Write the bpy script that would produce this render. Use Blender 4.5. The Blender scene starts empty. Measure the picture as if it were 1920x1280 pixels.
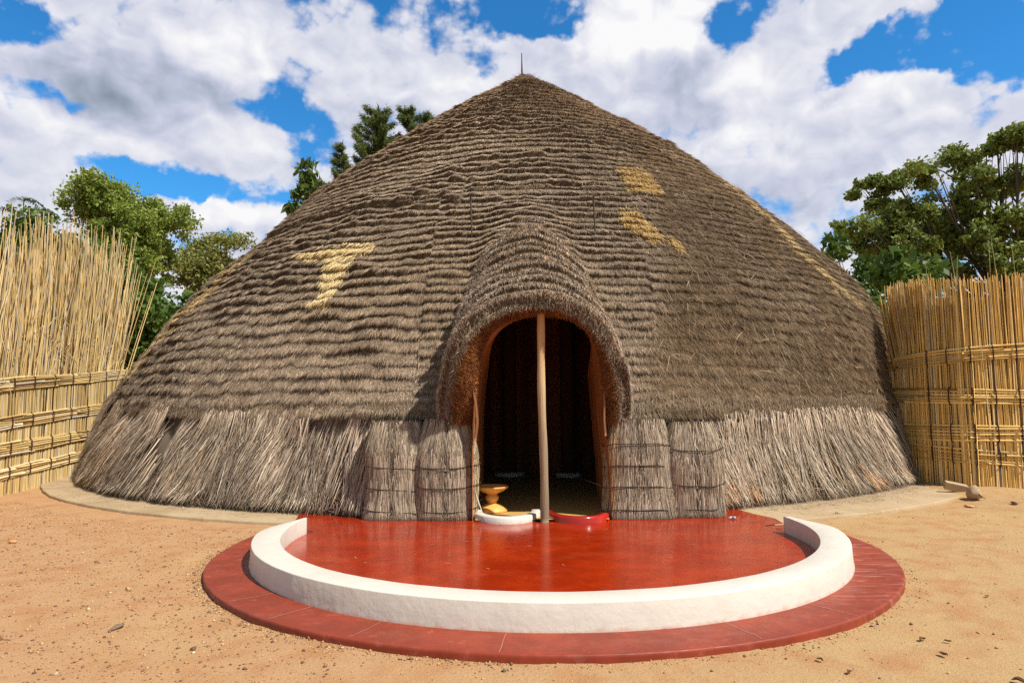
import bpy, math, random
import numpy as np
from mathutils import Matrix, Vector, Euler

scene = bpy.context.scene
COL = scene.collection
R = math.radians

# ------------------------------------------------------------------ camera
cam_data = bpy.data.cameras.new('camera')
cam_data.lens = 24.0
cam_data.sensor_width = 36.0
cam_data.clip_start = 0.05
cam_data.clip_end = 3000
cam = bpy.data.objects.new('camera', cam_data)
COL.objects.link(cam)
cam.matrix_world = (Matrix.Translation((0, 0, 1.4)) @ Matrix.Rotation(R(90) + 0.09, 4, 'X')
                    @ Matrix.Rotation(-0.007, 4, 'Z'))
scene.camera = cam

# ------------------------------------------------------------------ light
SUN_AZ, SUN_EL = R(56), R(53)          # azimuth to the right of the line pointing back at the viewer
sdir = Vector((math.sin(SUN_AZ) * math.cos(SUN_EL), -math.cos(SUN_AZ) * math.cos(SUN_EL), math.sin(SUN_EL)))
sl = bpy.data.lights.new('sun', 'SUN')
sl.energy = 5.0
sl.angle = R(0.5)
sl.color = (1.0, 0.94, 0.84)
sun = bpy.data.objects.new('sun', sl)
COL.objects.link(sun)
sun.rotation_euler = sdir.to_track_quat('Z', 'Y').to_euler()

scene.view_settings.view_transform = 'Standard'
scene.view_settings.look = 'None'
scene.view_settings.exposure = 0.4
scene.view_settings.gamma = 1.0
scene.cycles.max_bounces = 6
scene.cycles.diffuse_bounces = 3
scene.cycles.glossy_bounces = 2
scene.cycles.transmission_bounces = 3
scene.cycles.transparent_max_bounces = 4
scene.cycles.use_denoising = False

# ------------------------------------------------------------------ node helper
class NT:
    def __init__(s, tree):
        s.t = tree
        s.n = tree.nodes
        s.l = tree.links
    def new(s, typ, **kw):
        nd = s.n.new(typ)
        for k, v in kw.items():
            setattr(nd, k, v)
        return nd
    def link(s, a, b):
        s.l.new(a, b)
    def set(s, sock, v):
        if isinstance(v, bpy.types.NodeSocket):
            s.l.new(v, sock)
        else:
            sock.default_value = v
    def math(s, op, a, b=None, c=None, clamp=False):
        nd = s.n.new('ShaderNodeMath')
        nd.operation = op
        nd.use_clamp = clamp
        s.set(nd.inputs[0], a)
        if b is not None: s.set(nd.inputs[1], b)
        if c is not None: s.set(nd.inputs[2], c)
        return nd.outputs[0]
    def vmath(s, op, a, b=None):
        nd = s.n.new('ShaderNodeVectorMath')
        nd.operation = op
        s.set(nd.inputs[0], a)
        if b is not None: s.set(nd.inputs[1], b)
        return nd.outputs['Value'] if op in ('LENGTH', 'DOT_PRODUCT', 'DISTANCE') else nd.outputs[0]
    def noise(s, vec, scale, detail=4, rough=0.5, dist=0.0, lac=2.0, dims='3D'):
        nd = s.n.new('ShaderNodeTexNoise')
        nd.noise_dimensions = dims
        if vec is not None: s.l.new(vec, nd.inputs['Vector'])
        nd.inputs['Scale'].default_value = scale
        nd.inputs['Detail'].default_value = detail
        nd.inputs['Roughness'].default_value = rough
        nd.inputs['Lacunarity'].default_value = lac
        nd.inputs['Distortion'].default_value = dist
        return nd.outputs['Fac']
    def smooth(s, x, lo, hi, a=0.0, b=1.0):
        nd = s.n.new('ShaderNodeMapRange')
        nd.interpolation_type = 'SMOOTHSTEP'
        s.set(nd.inputs['Value'], x)
        s.set(nd.inputs['From Min'], lo); s.set(nd.inputs['From Max'], hi)
        nd.inputs['To Min'].default_value = a; nd.inputs['To Max'].default_value = b
        return nd.outputs['Result']
    def mix(s, fac, a, b, blend='MIX'):
        nd = s.n.new('ShaderNodeMix')
        nd.data_type = 'RGBA'
        nd.blend_type = blend
        s.set(nd.inputs[0], fac)
        for sock, v in ((nd.inputs[6], a), (nd.inputs[7], b)):
            if isinstance(v, bpy.types.NodeSocket): s.l.new(v, sock)
            else: sock.default_value = tuple(v) + ((1.0,) if len(v) == 3 else ())
        return nd.outputs[2]

# ------------------------------------------------------------------ sky with clouds (directions in degrees: azimuth, elevation)
NEG = [(-35.8, 25.0, 2.4, 1.4, 1.0), (-37.5, 25.7, 1.8, 0.9, 0.6), (-34.9, 20.7, 2.1, 0.8, 0.8), (-33.1, 20.2, 1.5, 0.7, 0.6), (-31.3, 17.3, 2.2, 0.6, 0.7), (-27.8, 16.5, 4.7, 1.2, 1), (-23.7, 16.2, 5.6, 1.0, 1), (-18.5, 15.7, 2.5, 1.3, 0.8), (-19.5, 22.4, 4.4, 1.4, 1.1), (-16.5, 19.8, 2.1, 1.3, 0.9), (-17.9, 26.0, 2.6, 1.5, 0.35), (-11.8, 29.6, 3.2, 1.4, 0.5), (-10.0, 31.2, 4.2, 0.7, 0.5), (-2.6, 30.3, 4.7, 1.6, 0.55), (1.4, 30.8, 4.9, 1.6, 1.1), (3.5, 29.2, 2.3, 0.7, 0.6), (19.4, 28.9, 3.1, 1.7, 1.2), (31.3, 25.0, 4.8, 2.2, 1.2), (36.4, 23.2, 3.7, 2.6, 1.3), (27.6, 24.3, 2.2, 0.8, 0.8), (37.3, 20.3, 1.0, 0.5, 0.6), (36.3, 26.3, 2.8, 1.9, 1.2), (19.5, 16.8, 4.7, 2.4, 0.25)]
POS = [(-28.8, 24.1, 7.2, 3.3, 0.9), (-23.2, 26.4, 4.5, 2.1, 0.7), (-33.7, 18.3, 4.4, 2.4, 0.8), (-24.6, 20.0, 7.2, 1.9, 0.9), (-35.7, 14.9, 2.5, 2.1, 0.6), (-26.1, 14.7, 2.3, 1.1, 0.7), (-21.3, 14.8, 3.7, 1.2, 0.8), (-4.5, 25.3, 3.2, 1.8, 0.9), (9.0, 29.2, 3.2, 2.7, 1.1), (14.0, 29.3, 3.5, 2.5, 1.0), (2.5, 27.4, 3.0, 1.7, 0.8), (7.1, 24.3, 7.2, 3.1, 1), (19.8, 24.1, 3.8, 2.2, 0.9), (24.0, 26.7, 4.2, 1.7, 0.9), (28.2, 27.6, 4.9, 1.2, 0.9), (29.0, 21.8, 3.8, 1.5, 0.9), (34.0, 20.7, 3.4, 1.4, 0.9), (23.6, 18.7, 7.9, 3.1, 0.6), (-12.7, 26.8, 6.3, 2.2, 0.5)]
DARK = [(-28.6, 22.2, 7.2, 2.6, 0.95), (-32.6, 21.8, 2.6, 1.8, 0.4), (15.2, 26.0, 2.4, 1.5, 0.6), (11.5, 22.2, 6.9, 1.6, 0.45), (15.5, 24.0, 2.6, 1.1, 0.4), (-11.7, 20.1, 5.4, 2.0, 0.25), (22.7, 16.9, 6.3, 2.4, 0.3), (-33.9, 16.0, 5.0, 1.4, 0.15)]
BRI = [(9.5, 29.5, 3.6, 2.5, 0.9), (14.2, 29.4, 3.3, 2.1, 0.9), (-23.6, 26.3, 4.9, 1.9, 0.6), (-24.2, 20.5, 6.0, 1.7, 0.5), (-34.3, 18.0, 3.6, 1.7, 0.4), (19.4, 24.3, 3.2, 1.7, 0.5), (29.4, 22.4, 6.3, 1.2, 0.6), (20.0, 20.2, 3.2, 1.9, 0.5), (-4.0, 25.7, 2.8, 1.4, 0.6), (-22.1, 15.0, 4.9, 1.0, 0.7)]
world = bpy.data.worlds.new('World')
scene.world = world
world.use_nodes = True
W = NT(world.node_tree)
W.n.clear()
tc = W.new('ShaderNodeTexCoord')
dirv = tc.outputs['Generated']
sp = W.new('ShaderNodeSeparateXYZ'); W.link(dirv, sp.inputs[0])
az = W.math('MULTIPLY', W.math('ARCTAN2', sp.outputs[0], sp.outputs[1]), 180 / math.pi)
el = W.math('MULTIPLY', W.math('ARCSINE', sp.outputs[2]), 180 / math.pi)
# gentle warp so that cloud outlines billow
ae0 = W.new('ShaderNodeCombineXYZ'); W.link(az, ae0.inputs[0]); W.link(el, ae0.inputs[1])
wn = W.new('ShaderNodeTexNoise'); W.link(ae0.outputs[0], wn.inputs['Vector'])
wn.noise_dimensions = '2D'; wn.inputs['Scale'].default_value = 0.32; wn.inputs['Detail'].default_value = 5; wn.inputs['Roughness'].default_value = 0.55
wv = W.vmath('MULTIPLY', W.vmath('SUBTRACT', wn.outputs['Color'], (0.5, 0.5, 0.5)), (3.6, 2.4, 0))
ae = W.vmath('ADD', ae0.outputs[0], wv)
def blobs(lst, base):
    acc = base
    for a, e, ra, re, s in lst:
        d = W.vmath('LENGTH', W.vmath('MULTIPLY', W.vmath('SUBTRACT', ae, (a, e, 0)), (1 / ra, 1 / re, 0)))
        g = W.smooth(d, 1.55, 0.25, 0.0, s)
        acc = W.math('ADD', acc, g)
    return acc
pos = W.math('MINIMUM', blobs(POS, 0.0), 1.25)
neg = W.math('MINIMUM', blobs(NEG, 0.0), 1.35)
def billow(off, det=1.0):
    v = W.vmath('ADD', ae0.outputs[0], off)
    v2 = W.vmath('MULTIPLY', v, (1.0, 1.35, 1.0))
    n1 = W.noise(v2, 0.20, 7 * det, 0.50, 0.2, dims='2D')
    vo = W.new('ShaderNodeTexVoronoi', feature='F1', voronoi_dimensions='2D')
    vo.inputs['Scale'].default_value = 0.45; vo.inputs['Detail'].default_value = 3.0 * det; vo.inputs['Roughness'].default_value = 0.48
    W.link(v2, vo.inputs['Vector'])
    return W.math('ADD', W.math('MULTIPLY', W.math('SUBTRACT', n1, 0.5), 2.3),
                  W.math('MULTIPLY', W.math('SUBTRACT', 0.42, vo.outputs['Distance']), 0.8))
b0 = billow((0, 0, 0))
def puff(off):
    v = W.vmath('MULTIPLY', W.vmath('ADD', ae0.outputs[0], off), (1.0, 1.3, 1.0))
    return W.math('MULTIPLY', W.math('SUBTRACT', W.noise(v, 0.30, 5, 0.48, 0.4, dims='2D'), 0.5), 2.3)
c0 = puff((0, 0, 0))
b1 = puff((0.6, 0.9, 0))                     # towards the sun's side, for the lit edges of the billows
dens = W.math('ADD', W.math('ADD', W.math('SUBTRACT', pos, neg), b0), 0.68)
away = W.math('MAXIMUM', W.smooth(W.math('ABSOLUTE', az), 55, 95), W.smooth(el, 36, 55))
dens = W.math('SUBTRACT', dens, W.math('MULTIPLY', away, 0.85))  # fewer clouds out of view, made up to weaken the fill light
mask = W.smooth(dens, -0.48, 0.42)
thick = W.smooth(dens, 0.0, 1.5)
lit = W.math('SUBTRACT', c0, b1)
dk = blobs(DARK, 0.0)
br = blobs(BRI, 0.0)
lum = W.math('ADD', W.math('ADD', 0.70, W.math('MULTIPLY', lit, 0.20)), W.math('SUBTRACT', W.math('MULTIPLY', br, 0.30), W.math('MULTIPLY', dk, 0.30)))
fine = W.noise(W.vmath('MULTIPLY', ae0.outputs[0], (1, 1.3, 1)), 0.28, 5, 0.5, dims='2D')
lum = W.math('ADD', lum, W.math('MULTIPLY', W.math('SUBTRACT', fine, 0.5), 0.22))
lum = W.math('MAXIMUM', W.math('MINIMUM', lum, 0.97), 0.22)
cr = W.new('ShaderNodeValToRGB')
W.link(lum, cr.inputs[0])
e = cr.color_ramp.elements
e[0].position = 0.18; e[0].color = (0.19, 0.24, 0.31, 1)
e[1].position = 0.95; e[1].color = (0.93, 0.93, 0.94, 1)
for p_, c_ in ((0.38, (0.38, 0.43, 0.54, 1)), (0.58, (0.56, 0.59, 0.72, 1)), (0.76, (0.74, 0.75, 0.83, 1))):
    q_ = e.new(p_); q_.color = c_
sky = W.new('ShaderNodeTexSky')
sky.sky_type = 'NISHITA'
sky.sun_disc = False
sky.sun_elevation = SUN_EL
sky.sun_rotation = math.atan2(sdir.x, sdir.y)
sky.altitude = 1700
sky.air_density = 1.0
sky.dust_density = 0.4
sky.ozone_density = 2.2
hs = W.new('ShaderNodeHueSaturation')
hs.inputs['Saturation'].default_value = 1.28
hs.inputs['Value'].default_value = 1.0
W.link(sky.outputs[0], hs.inputs['Color'])
SKY_STRENGTH = 0.10
cl = W.vmath('MULTIPLY', cr.outputs[0], (0.78 / SKY_STRENGTH,) * 3)
blue = W.vmath('MULTIPLY', hs.outputs[0], (0.80, 1.45, 1.52))
# sky out of view tinted warmer and paler, made up to neutralise the fill
unseen_sky = W.vmath('ADD', W.vmath('MULTIPLY', hs.outputs[0], (0.85, 0.80, 0.62)), (1.1, 0.95, 0.75))
blue = W.mix(away, blue, unseen_sky)
skyc = W.mix(mask, blue, cl)
bg = W.new('ShaderNodeBackground')
bg.inputs['Strength'].default_value = SKY_STRENGTH
W.link(skyc, bg.inputs['Color'])
wo = W.new('ShaderNodeOutputWorld')
W.link(bg.outputs[0], wo.inputs['Surface'])
world.cycles.sampling_method = 'MANUAL'
world.cycles.sample_map_resolution = 512

# ------------------------------------------------------------------ numpy noise
def _hash(ix, iy, seed):
    h = (ix.astype(np.int64) * 374761393 + iy.astype(np.int64) * 668265263 + seed * 144665) & 0xffffffff
    h = ((h ^ (h >> 13)) * 1274126177) & 0xffffffff
    h = h ^ (h >> 16)
    return (h & 0xffff) / 65535.0
def vnoise(x, y, seed=0):
    x = np.asarray(x, float); y = np.asarray(y, float)
    x, y = np.broadcast_arrays(x, y)
    ix = np.floor(x); iy = np.floor(y)
    fx = x - ix; fy = y - iy
    fx = fx * fx * (3 - 2 * fx); fy = fy * fy * (3 - 2 * fy)
    a = _hash(ix, iy, seed); b = _hash(ix + 1, iy, seed)
    c = _hash(ix, iy + 1, seed); d = _hash(ix + 1, iy + 1, seed)
    return (a * (1 - fx) + b * fx) * (1 - fy) + (c * (1 - fx) + d * fx) * fy
def fbm(x, y, seed=0, oct=4, rough=0.5):
    s = 0; amp = 1; tot = 0
    for o in range(oct):
        s = s + amp * vnoise(np.asarray(x) * 2 ** o + 17.3 * o, np.asarray(y) * 2 ** o + 9.1 * o, seed + o)
        tot += amp; amp *= rough
    return s / tot
def sstep(x, a, b):
    t = np.clip((x - a) / (b - a), 0, 1)
    return t * t * (3 - 2 * t)
rng = np.random.default_rng(7)

# ------------------------------------------------------------------ mesh helpers
def mesh_np(name, V, F, mat, parent=None, col=None, smooth=False):
    """V (n,3); F = list of int arrays of shape (m,k) with any k."""
    me = bpy.data.meshes.new(name)
    V = np.asarray(V, np.float32)
    Fs = [np.asarray(f, np.int32) for f in (F if isinstance(F, list) else [F]) if len(f)]
    nl = sum(f.size for f in Fs); nf = sum(len(f) for f in Fs)
    me.vertices.add(len(V)); me.vertices.foreach_set('co', V.ravel())
    me.loops.add(nl); me.polygons.add(nf)
    me.loops.foreach_set('vertex_index', np.concatenate([f.ravel() for f in Fs]))
    tot = np.concatenate([np.full(len(f), f.shape[1], np.int32) for f in Fs])
    me.polygons.foreach_set('loop_start', np.concatenate([[0], np.cumsum(tot)[:-1]]).astype(np.int32))
    me.polygons.foreach_set('loop_total', tot)
    if smooth:
        me.polygons.foreach_set('use_smooth', np.ones(nf, bool))
    if col is not None:
        c4 = np.ones((len(V), 4), np.float32); c4[:, :3] = col
        me.attributes.new('Col', 'FLOAT_COLOR', 'POINT').data.foreach_set('color', c4.ravel())
    me.update(calc_edges=True)
    me.validate()
    me.materials.append(mat)
    ob = bpy.data.objects.new(name, me)
    COL.objects.link(ob)
    if parent is not None:
        ob.parent = parent
        ob.matrix_parent_inverse = Matrix.Translation(-parent_world(parent))
    return ob
def parent_world(p):
    # parts are built in world coordinates, so only the top-level Empty is off the origin
    return Vector(p.location) if p.parent is None else Vector((0, 0, 0))
class MB:
    """collects vertices, faces and colours for one mesh"""
    def __init__(s):
        s.V = []; s.F = []; s.C = []; s.n = 0
    def add(s, V, F, col):
        V = np.asarray(V, float).reshape(-1, 3)
        col = np.asarray(col, float)
        if col.ndim == 1: col = np.tile(col, (len(V), 1))
        for f in (F if isinstance(F, list) else [F]):
            if len(f): s.F.append(np.asarray(f) + s.n)
        s.V.append(V); s.C.append(col); s.n += len(V)
    def build(s, name, mat, parent=None, smooth=False):
        g = {}
        for f in s.F: g.setdefault(f.shape[1], []).append(f)
        return mesh_np(name, np.concatenate(s.V), [np.concatenate(v) for v in g.values()], mat, parent, np.concatenate(s.C), smooth)
def grid_faces(nu, nv, closed_u=False):
    u = np.arange(nu if closed_u else nu - 1); v = np.arange(nv - 1)
    U, Vv = np.meshgrid(u, v, indexing='ij')
    U2 = (U + 1) % nu
    return np.stack([U * nv + Vv, U2 * nv + Vv, U2 * nv + Vv + 1, U * nv + Vv + 1], -1).reshape(-1, 4)
def tube(mb, pts, rad, col, sides=6, cap=True):
    pts = np.asarray(pts, float); n = len(pts)
    rad = np.broadcast_to(np.asarray(rad, float), (n,))
    T = np.gradient(pts, axis=0); T /= np.linalg.norm(T, axis=1, keepdims=True) + 1e-9
    ref = np.array([0, 0, 1.0]) if abs(T[:, 2]).mean() < 0.8 else np.array([1.0, 0, 0])
    A = np.cross(T, ref); A /= np.linalg.norm(A, axis=1, keepdims=True) + 1e-9
    B = np.cross(T, A)
    a = np.arange(sides) * 2 * math.pi / sides
    V = pts[None] + rad[None, :, None] * (np.cos(a)[:, None, None] * A[None] + np.sin(a)[:, None, None] * B[None])
    col = np.asarray(col, float)
    if col.ndim == 2: col = np.tile(col[None], (sides, 1, 1)).reshape(-1, 3)
    F = [grid_faces(sides, n, True)]
    if cap:
        F.append(np.array([np.arange(sides) * n]))
        F.append(np.array([(np.arange(sides) * n + n - 1)[::-1]]))
    mb.add(V.reshape(-1, 3), F, col)
def lathe(mb, prof, col, centre=(0, 0, 0), sides=40):
    prof = np.asarray(prof, float)
    a = np.arange(sides) * 2 * math.pi / sides
    V = np.stack([np.cos(a)[:, None] * prof[None, :, 0], np.sin(a)[:, None] * prof[None, :, 0], np.tile(prof[None, :, 1], (sides, 1))], -1)
    mb.add(V.reshape(-1, 3) + np.array(centre), [grid_faces(sides, len(prof), True)], col)
def nrm(v):
    return v / (np.linalg.norm(v, axis=-1, keepdims=True) + 1e-9)
def blades(mb, P, d, n, L, w, col, bend=None):
    """thin straw blades: root P, direction d, facing n; one triangle, or two segments when bend is given"""
    N = len(P)
    d = nrm(d); side = nrm(np.cross(d, n)) * (np.asarray(w) * 0.5)[:, None]
    L = np.asarray(L)[:, None]
    if bend is None:
        V = np.stack([P - side, P + side, P + d * L], 1).reshape(-1, 3)
        F = np.arange(3 * N).reshape(N, 3)
        mb.add(V, F, np.repeat(col, 3, 0))
    else:
        M = P + d * L * 0.5 - n * 0 + bend * 0.25
        T = P + d * L + bend
        V = np.stack([P - side, P + side, M - side * 0.9, M + side * 0.9, T], 1).reshape(-1, 3)
        b = np.arange(N)[:, None] * 5
        mb.add(V, [b + np.array([[0, 1, 3, 2]]), b + np.array([[2, 3, 4]])], np.repeat(col, 5, 0))
def thing(name, label, cat, loc=(0, 0, 0), group=None):
    o = bpy.data.objects.new(name, None)
    o.empty_display_size = 0.2
    COL.objects.link(o)
    o.location = loc
    return tag(o, label, cat, group)
def tag(o, label=None, cat=None, group=None, kind=None):
    if label: o['label'] = label
    if cat: o['category'] = cat
    if group: o['group'] = group
    if kind: o['kind'] = kind
    return o

# ------------------------------------------------------------------ materials
def mat_col(name, rough=0.85, spec=0.25, var=0.0, scale=40, transl=0.0, bump=0.0, bscale=60, coat=0.0, grain=(1, 1, 1)):
    m = bpy.data.materials.new(name); m.use_nodes = True
    N = NT(m.node_tree); N.n.clear()
    at = N.new('ShaderNodeAttribute', attribute_name='Col')
    c = at.outputs['Color']
    geo = N.new('ShaderNodeNewGeometry')
    if var > 0:
        nz = N.noise(N.vmath('MULTIPLY', geo.outputs['Position'], grain), scale, 4, 0.6)
        f = N.math('ADD', N.math('MULTIPLY', N.math('SUBTRACT', nz, 0.5), var * 2), 1.0)
        c = N.vmath('MULTIPLY', c, N.vmath('ADD', (0, 0, 0), f))
    b = N.new('ShaderNodeBsdfPrincipled')
    N.link(c, b.inputs['Base Color'])
    b.inputs['Roughness'].default_value = rough
    b.inputs['Specular IOR Level'].default_value = spec
    b.inputs['Coat Weight'].default_value = coat
    if bump > 0:
        bp = N.new('ShaderNodeBump')
        bp.inputs['Strength'].default_value = bump
        bp.inputs['Distance'].default_value = 0.01
        N.link(N.noise(N.vmath('MULTIPLY', geo.outputs['Position'], grain), bscale, 5, 0.6), bp.inputs['Height'])
        N.link(bp.outputs[0], b.inputs['Normal'])
    out = N.new('ShaderNodeOutputMaterial')
    if transl > 0:
        t = N.new('ShaderNodeBsdfTranslucent'); N.link(c, t.inputs['Color'])
        mx = N.new('ShaderNodeMixShader'); mx.inputs[0].default_value = transl
        N.link(b.outputs[0], mx.inputs[1]); N.link(t.outputs[0], mx.inputs[2])
        N.link(mx.outputs[0], out.inputs['Surface'])
    else:
        N.link(b.outputs[0], out.inputs['Surface'])
    return m
M_THATCH = mat_col('thatch', 0.9, 0.15)
M_REED = mat_col('dry_reed', 0.55, 0.35, 0.15, 30)
M_WOOD = mat_col('weathered_wood', 0.75, 0.25, 0.5, 45, bump=0.8, bscale=90, grain=(1, 1, .05))
M_LEAF = mat_col('leaf', 0.5, 0.35, 0.0, transl=0.35)
M_BARK = mat_col('bark', 0.9, 0.2, 0.3, 12, bump=0.5, bscale=20)
M_STONE = mat_col('stone', 0.9, 0.2, 0.3, 30, bump=0.6, bscale=60)
M_CORD = mat_col('cord', 0.9, 0.1, 0.2, 60)
M_CLOTH = mat_col('interior_lining', 0.9, 0.1, 0.2, 8)

def mat_clay():
    m = bpy.data.materials.new('carved_ochre_wood'); m.use_nodes = True
    N = NT(m.node_tree); b = N.n['Principled BSDF']
    geo = N.new('ShaderNodeNewGeometry')
    nz = N.noise(geo.outputs['Position'], 30, 5, 0.6)
    N.link(N.mix(nz, (0.62, 0.27, 0.05), (0.86, 0.44, 0.11)), b.inputs['Base Color'])
    b.inputs['Roughness'].default_value = 0.5
    return m
M_CLAY = mat_clay()

def mat_ground():
    m = bpy.data.materials.new('sandy_earth'); m.use_nodes = True
    N = NT(m.node_tree); b = N.n['Principled BSDF']
    geo = N.new('ShaderNodeNewGeometry'); P = geo.outputs['Position']
    sx = N.new('ShaderNodeSeparateXYZ'); N.link(P, sx.inputs[0])
    n1 = N.noise(P, 0.55, 5, 0.6)
    n2 = N.noise(P, 3.1, 5, 0.62)
    n3 = N.noise(P, 38, 4, 0.7)
    n4 = N.noise(P, 130, 3, 0.7)
    side = N.smooth(N.math('ADD', sx.outputs[0], N.math('MULTIPLY', N.math('SUBTRACT', n1, 0.5), 6)), -2.5, 3.5)
    c = N.mix(side, (0.445, 0.260, 0.132), (0.435, 0.287, 0.138))
    c = N.mix(N.smooth(n2, 0.42, 0.72), c, (0.40, 0.20, 0.09))
    c = N.mix(N.smooth(n1, 0.5, 0.75, 0, 0.6), c, (0.48, 0.315, 0.14))
    c = N.mix(N.smooth(n3, 0.56, 0.78, 0, 0.75), c, (0.27, 0.125, 0.055))
    c = N.mix(N.smooth(n4, 0.60, 0.76, 0, 0.55), c, (0.62, 0.43, 0.26))
    c = N.mix(N.smooth(n4, 0.42, 0.30, 0, 0.6), c, (0.22, 0.11, 0.05))
    N.link(c, b.inputs['Base Color'])
    b.inputs['Roughness'].default_value = 0.95
    b.inputs['Specular IOR Level'].default_value = 0.15
    hgt = N.math('ADD', N.math('MULTIPLY', n3, 0.6), N.math('MULTIPLY', n4, 0.35))
    bp = N.new('ShaderNodeBump'); bp.inputs['Strength'].default_value = 0.8; bp.inputs['Distance'].default_value = 0.025
    N.link(hgt, bp.inputs['Height']); N.link(bp.outputs[0], b.inputs['Normal'])
    return m
def mat_red(name, c0, c1, rough, coat, worn=0.0):
    m = bpy.data.materials.new(name); m.use_nodes = True
    N = NT(m.node_tree); b = N.n['Principled BSDF']
    geo = N.new('ShaderNodeNewGeometry'); P = geo.outputs['Position']
    n1 = N.noise(P, 1.3, 5, 0.6); n2 = N.noise(P, 9, 5, 0.65)
    st = N.noise(N.vmath('MULTIPLY', P, (1.2, 9, 1)), 2.2, 5, 0.65)
    c = N.mix(N.smooth(n1, 0.35, 0.7), c0, c1)
    c = N.mix(N.smooth(n2, 0.5, 0.8, 0, 0.35), c, tuple(v * 1.25 + 0.01 for v in c1))
    spk = N.noise(P, 95, 2, 0.5)
    c = N.mix(N.smooth(spk, 0.74, 0.80, 0, 0.5), c, (0.5, 0.3, 0.22))
    if worn > 0:
        sx = N.new('ShaderNodeSeparateXYZ'); N.link(P, sx.inputs[0])
        right = N.smooth(sx.outputs[0], 1.9, 3.0)
        w = N.math('MULTIPLY', N.smooth(st, 0.48, 0.68), right)
        c = N.mix(N.math('MULTIPLY', w, 0.6), c, (0.50, 0.24, 0.19))
        c = N.mix(N.smooth(n2, 0.55, 0.75, 0, 0.4 * worn), c, (0.42, 0.16, 0.11))
    dust = N.noise(N.vmath('MULTIPLY', P, (1.0, 2.4, 1)), 0.9, 7, 0.68)
    c = N.mix(N.smooth(dust, 0.54, 0.80, 0, 0.22), c, (0.48, 0.22, 0.11))
    c = N.mix(N.smooth(N.noise(P, 3.2, 6, 0.7), 0.58, 0.44, 0, 0.35), c, tuple(v * 0.62 for v in c1))
    N.link(c, b.inputs['Base Color'])
    N.link(N.smooth(n2, 0.3, 0.75, rough * 0.75, rough * 1.35), b.inputs['Roughness'])
    b.inputs['Specular IOR Level'].default_value = 0.38
    b.inputs['Coat Weight'].default_value = coat
    b.inputs['Coat Roughness'].default_value = 0.12
    bp = N.new('ShaderNodeBump'); bp.inputs['Strength'].default_value = 0.10; bp.inputs['Distance'].default_value = 0.01
    N.link(N.math('ADD', N.noise(P, 7, 4, 0.5), N.math('MULTIPLY', N.noise(P, 60, 3, 0.6), 0.12)), bp.inputs['Height'])
    N.link(bp.outputs[0], b.inputs['Normal'])
    return m
def mat_plaster():
    m = bpy.data.materials.new('white_painted_plaster'); m.use_nodes = True
    N = NT(m.node_tree); b = N.n['Principled BSDF']
    geo = N.new('ShaderNodeNewGeometry'); P = geo.outputs['Position']
    n1 = N.noise(P, 2.5, 5, 0.6); n2 = N.noise(P, 22, 5, 0.65)
    c = N.mix(N.smooth(n1, 0.3, 0.75), (0.63, 0.59, 0.52), (0.58, 0.53, 0.465))
    sx = N.new('ShaderNodeSeparateXYZ'); N.link(P, sx.inputs[0])
    edge = N.math('ADD', sx.outputs[2], N.math('MULTIPLY', N.math('SUBTRACT', N.noise(P, 6, 4, 0.7), 0.5), 0.05))
    c = N.mix(N.smooth(edge, 0.0, -0.012), c, (0.40, 0.075, 0.045))
    c = N.mix(N.smooth(n2, 0.62, 0.8, 0, 0.25), c, (0.62, 0.52, 0.45))
    c = N.mix(N.smooth(N.math('ADD', sx.outputs[2], N.math('MULTIPLY', N.noise(P, 11, 5, 0.7), 0.11)), 0.085, 0.045, 0, 0.55), c, (0.46, 0.24, 0.15))
    N.link(c, b.inputs['Base Color'])
    b.inputs['Roughness'].default_value = 0.45
    bp = N.new('ShaderNodeBump'); bp.inputs['Strength'].default_value = 0.5; bp.inputs['Distance'].default_value = 0.012
    N.link(N.math('ADD', N.noise(P, 9, 5, 0.55), N.math('MULTIPLY', n2, 0.25)), bp.inputs['Height'])
    N.link(bp.outputs[0], b.inputs['Normal'])
    return m
def mat_concrete():
    m = bpy.data.materials.new('old_concrete'); m.use_nodes = True
    N = NT(m.node_tree); b = N.n['Principled BSDF']
    geo = N.new('ShaderNodeNewGeometry'); P = geo.outputs['Position']
    n1 = N.noise(P, 1.1, 6, 0.62); n2 = N.noise(P, 14, 5, 0.65)
    c = N.mix(N.smooth(n1, 0.35, 0.7), (0.40, 0.295, 0.175), (0.31, 0.215, 0.115))
    c = N.mix(N.smooth(n2, 0.5, 0.78, 0, 0.6), c, (0.50, 0.39, 0.25))
    N.link(c, b.inputs['Base Color'])
    b.inputs['Roughness'].default_value = 0.9
    bp = N.new('ShaderNodeBump'); bp.inputs['Strength'].default_value = 0.4; bp.inputs['Distance'].default_value = 0.015
    N.link(N.noise(P, 25, 6, 0.65), bp.inputs['Height']); N.link(bp.outputs[0], b.inputs['Normal'])
    return m
M_GROUND = mat_ground()
M_REDFLOOR = mat_red('polished_red_floor', (0.37, 0.030, 0.004), (0.29, 0.018, 0.003), 0.19, 0.0)
M_REDAPRON = mat_red('worn_red_apron', (0.27, 0.042, 0.018), (0.22, 0.031, 0.012), 0.52, 0.0, 1.0)
M_REDKERB = mat_red('red_gloss_kerb', (0.42, 0.022, 0.012), (0.36, 0.018, 0.01), 0.25, 0.4)
M_WHITE = mat_plaster()
M_CONC = mat_concrete()

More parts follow.
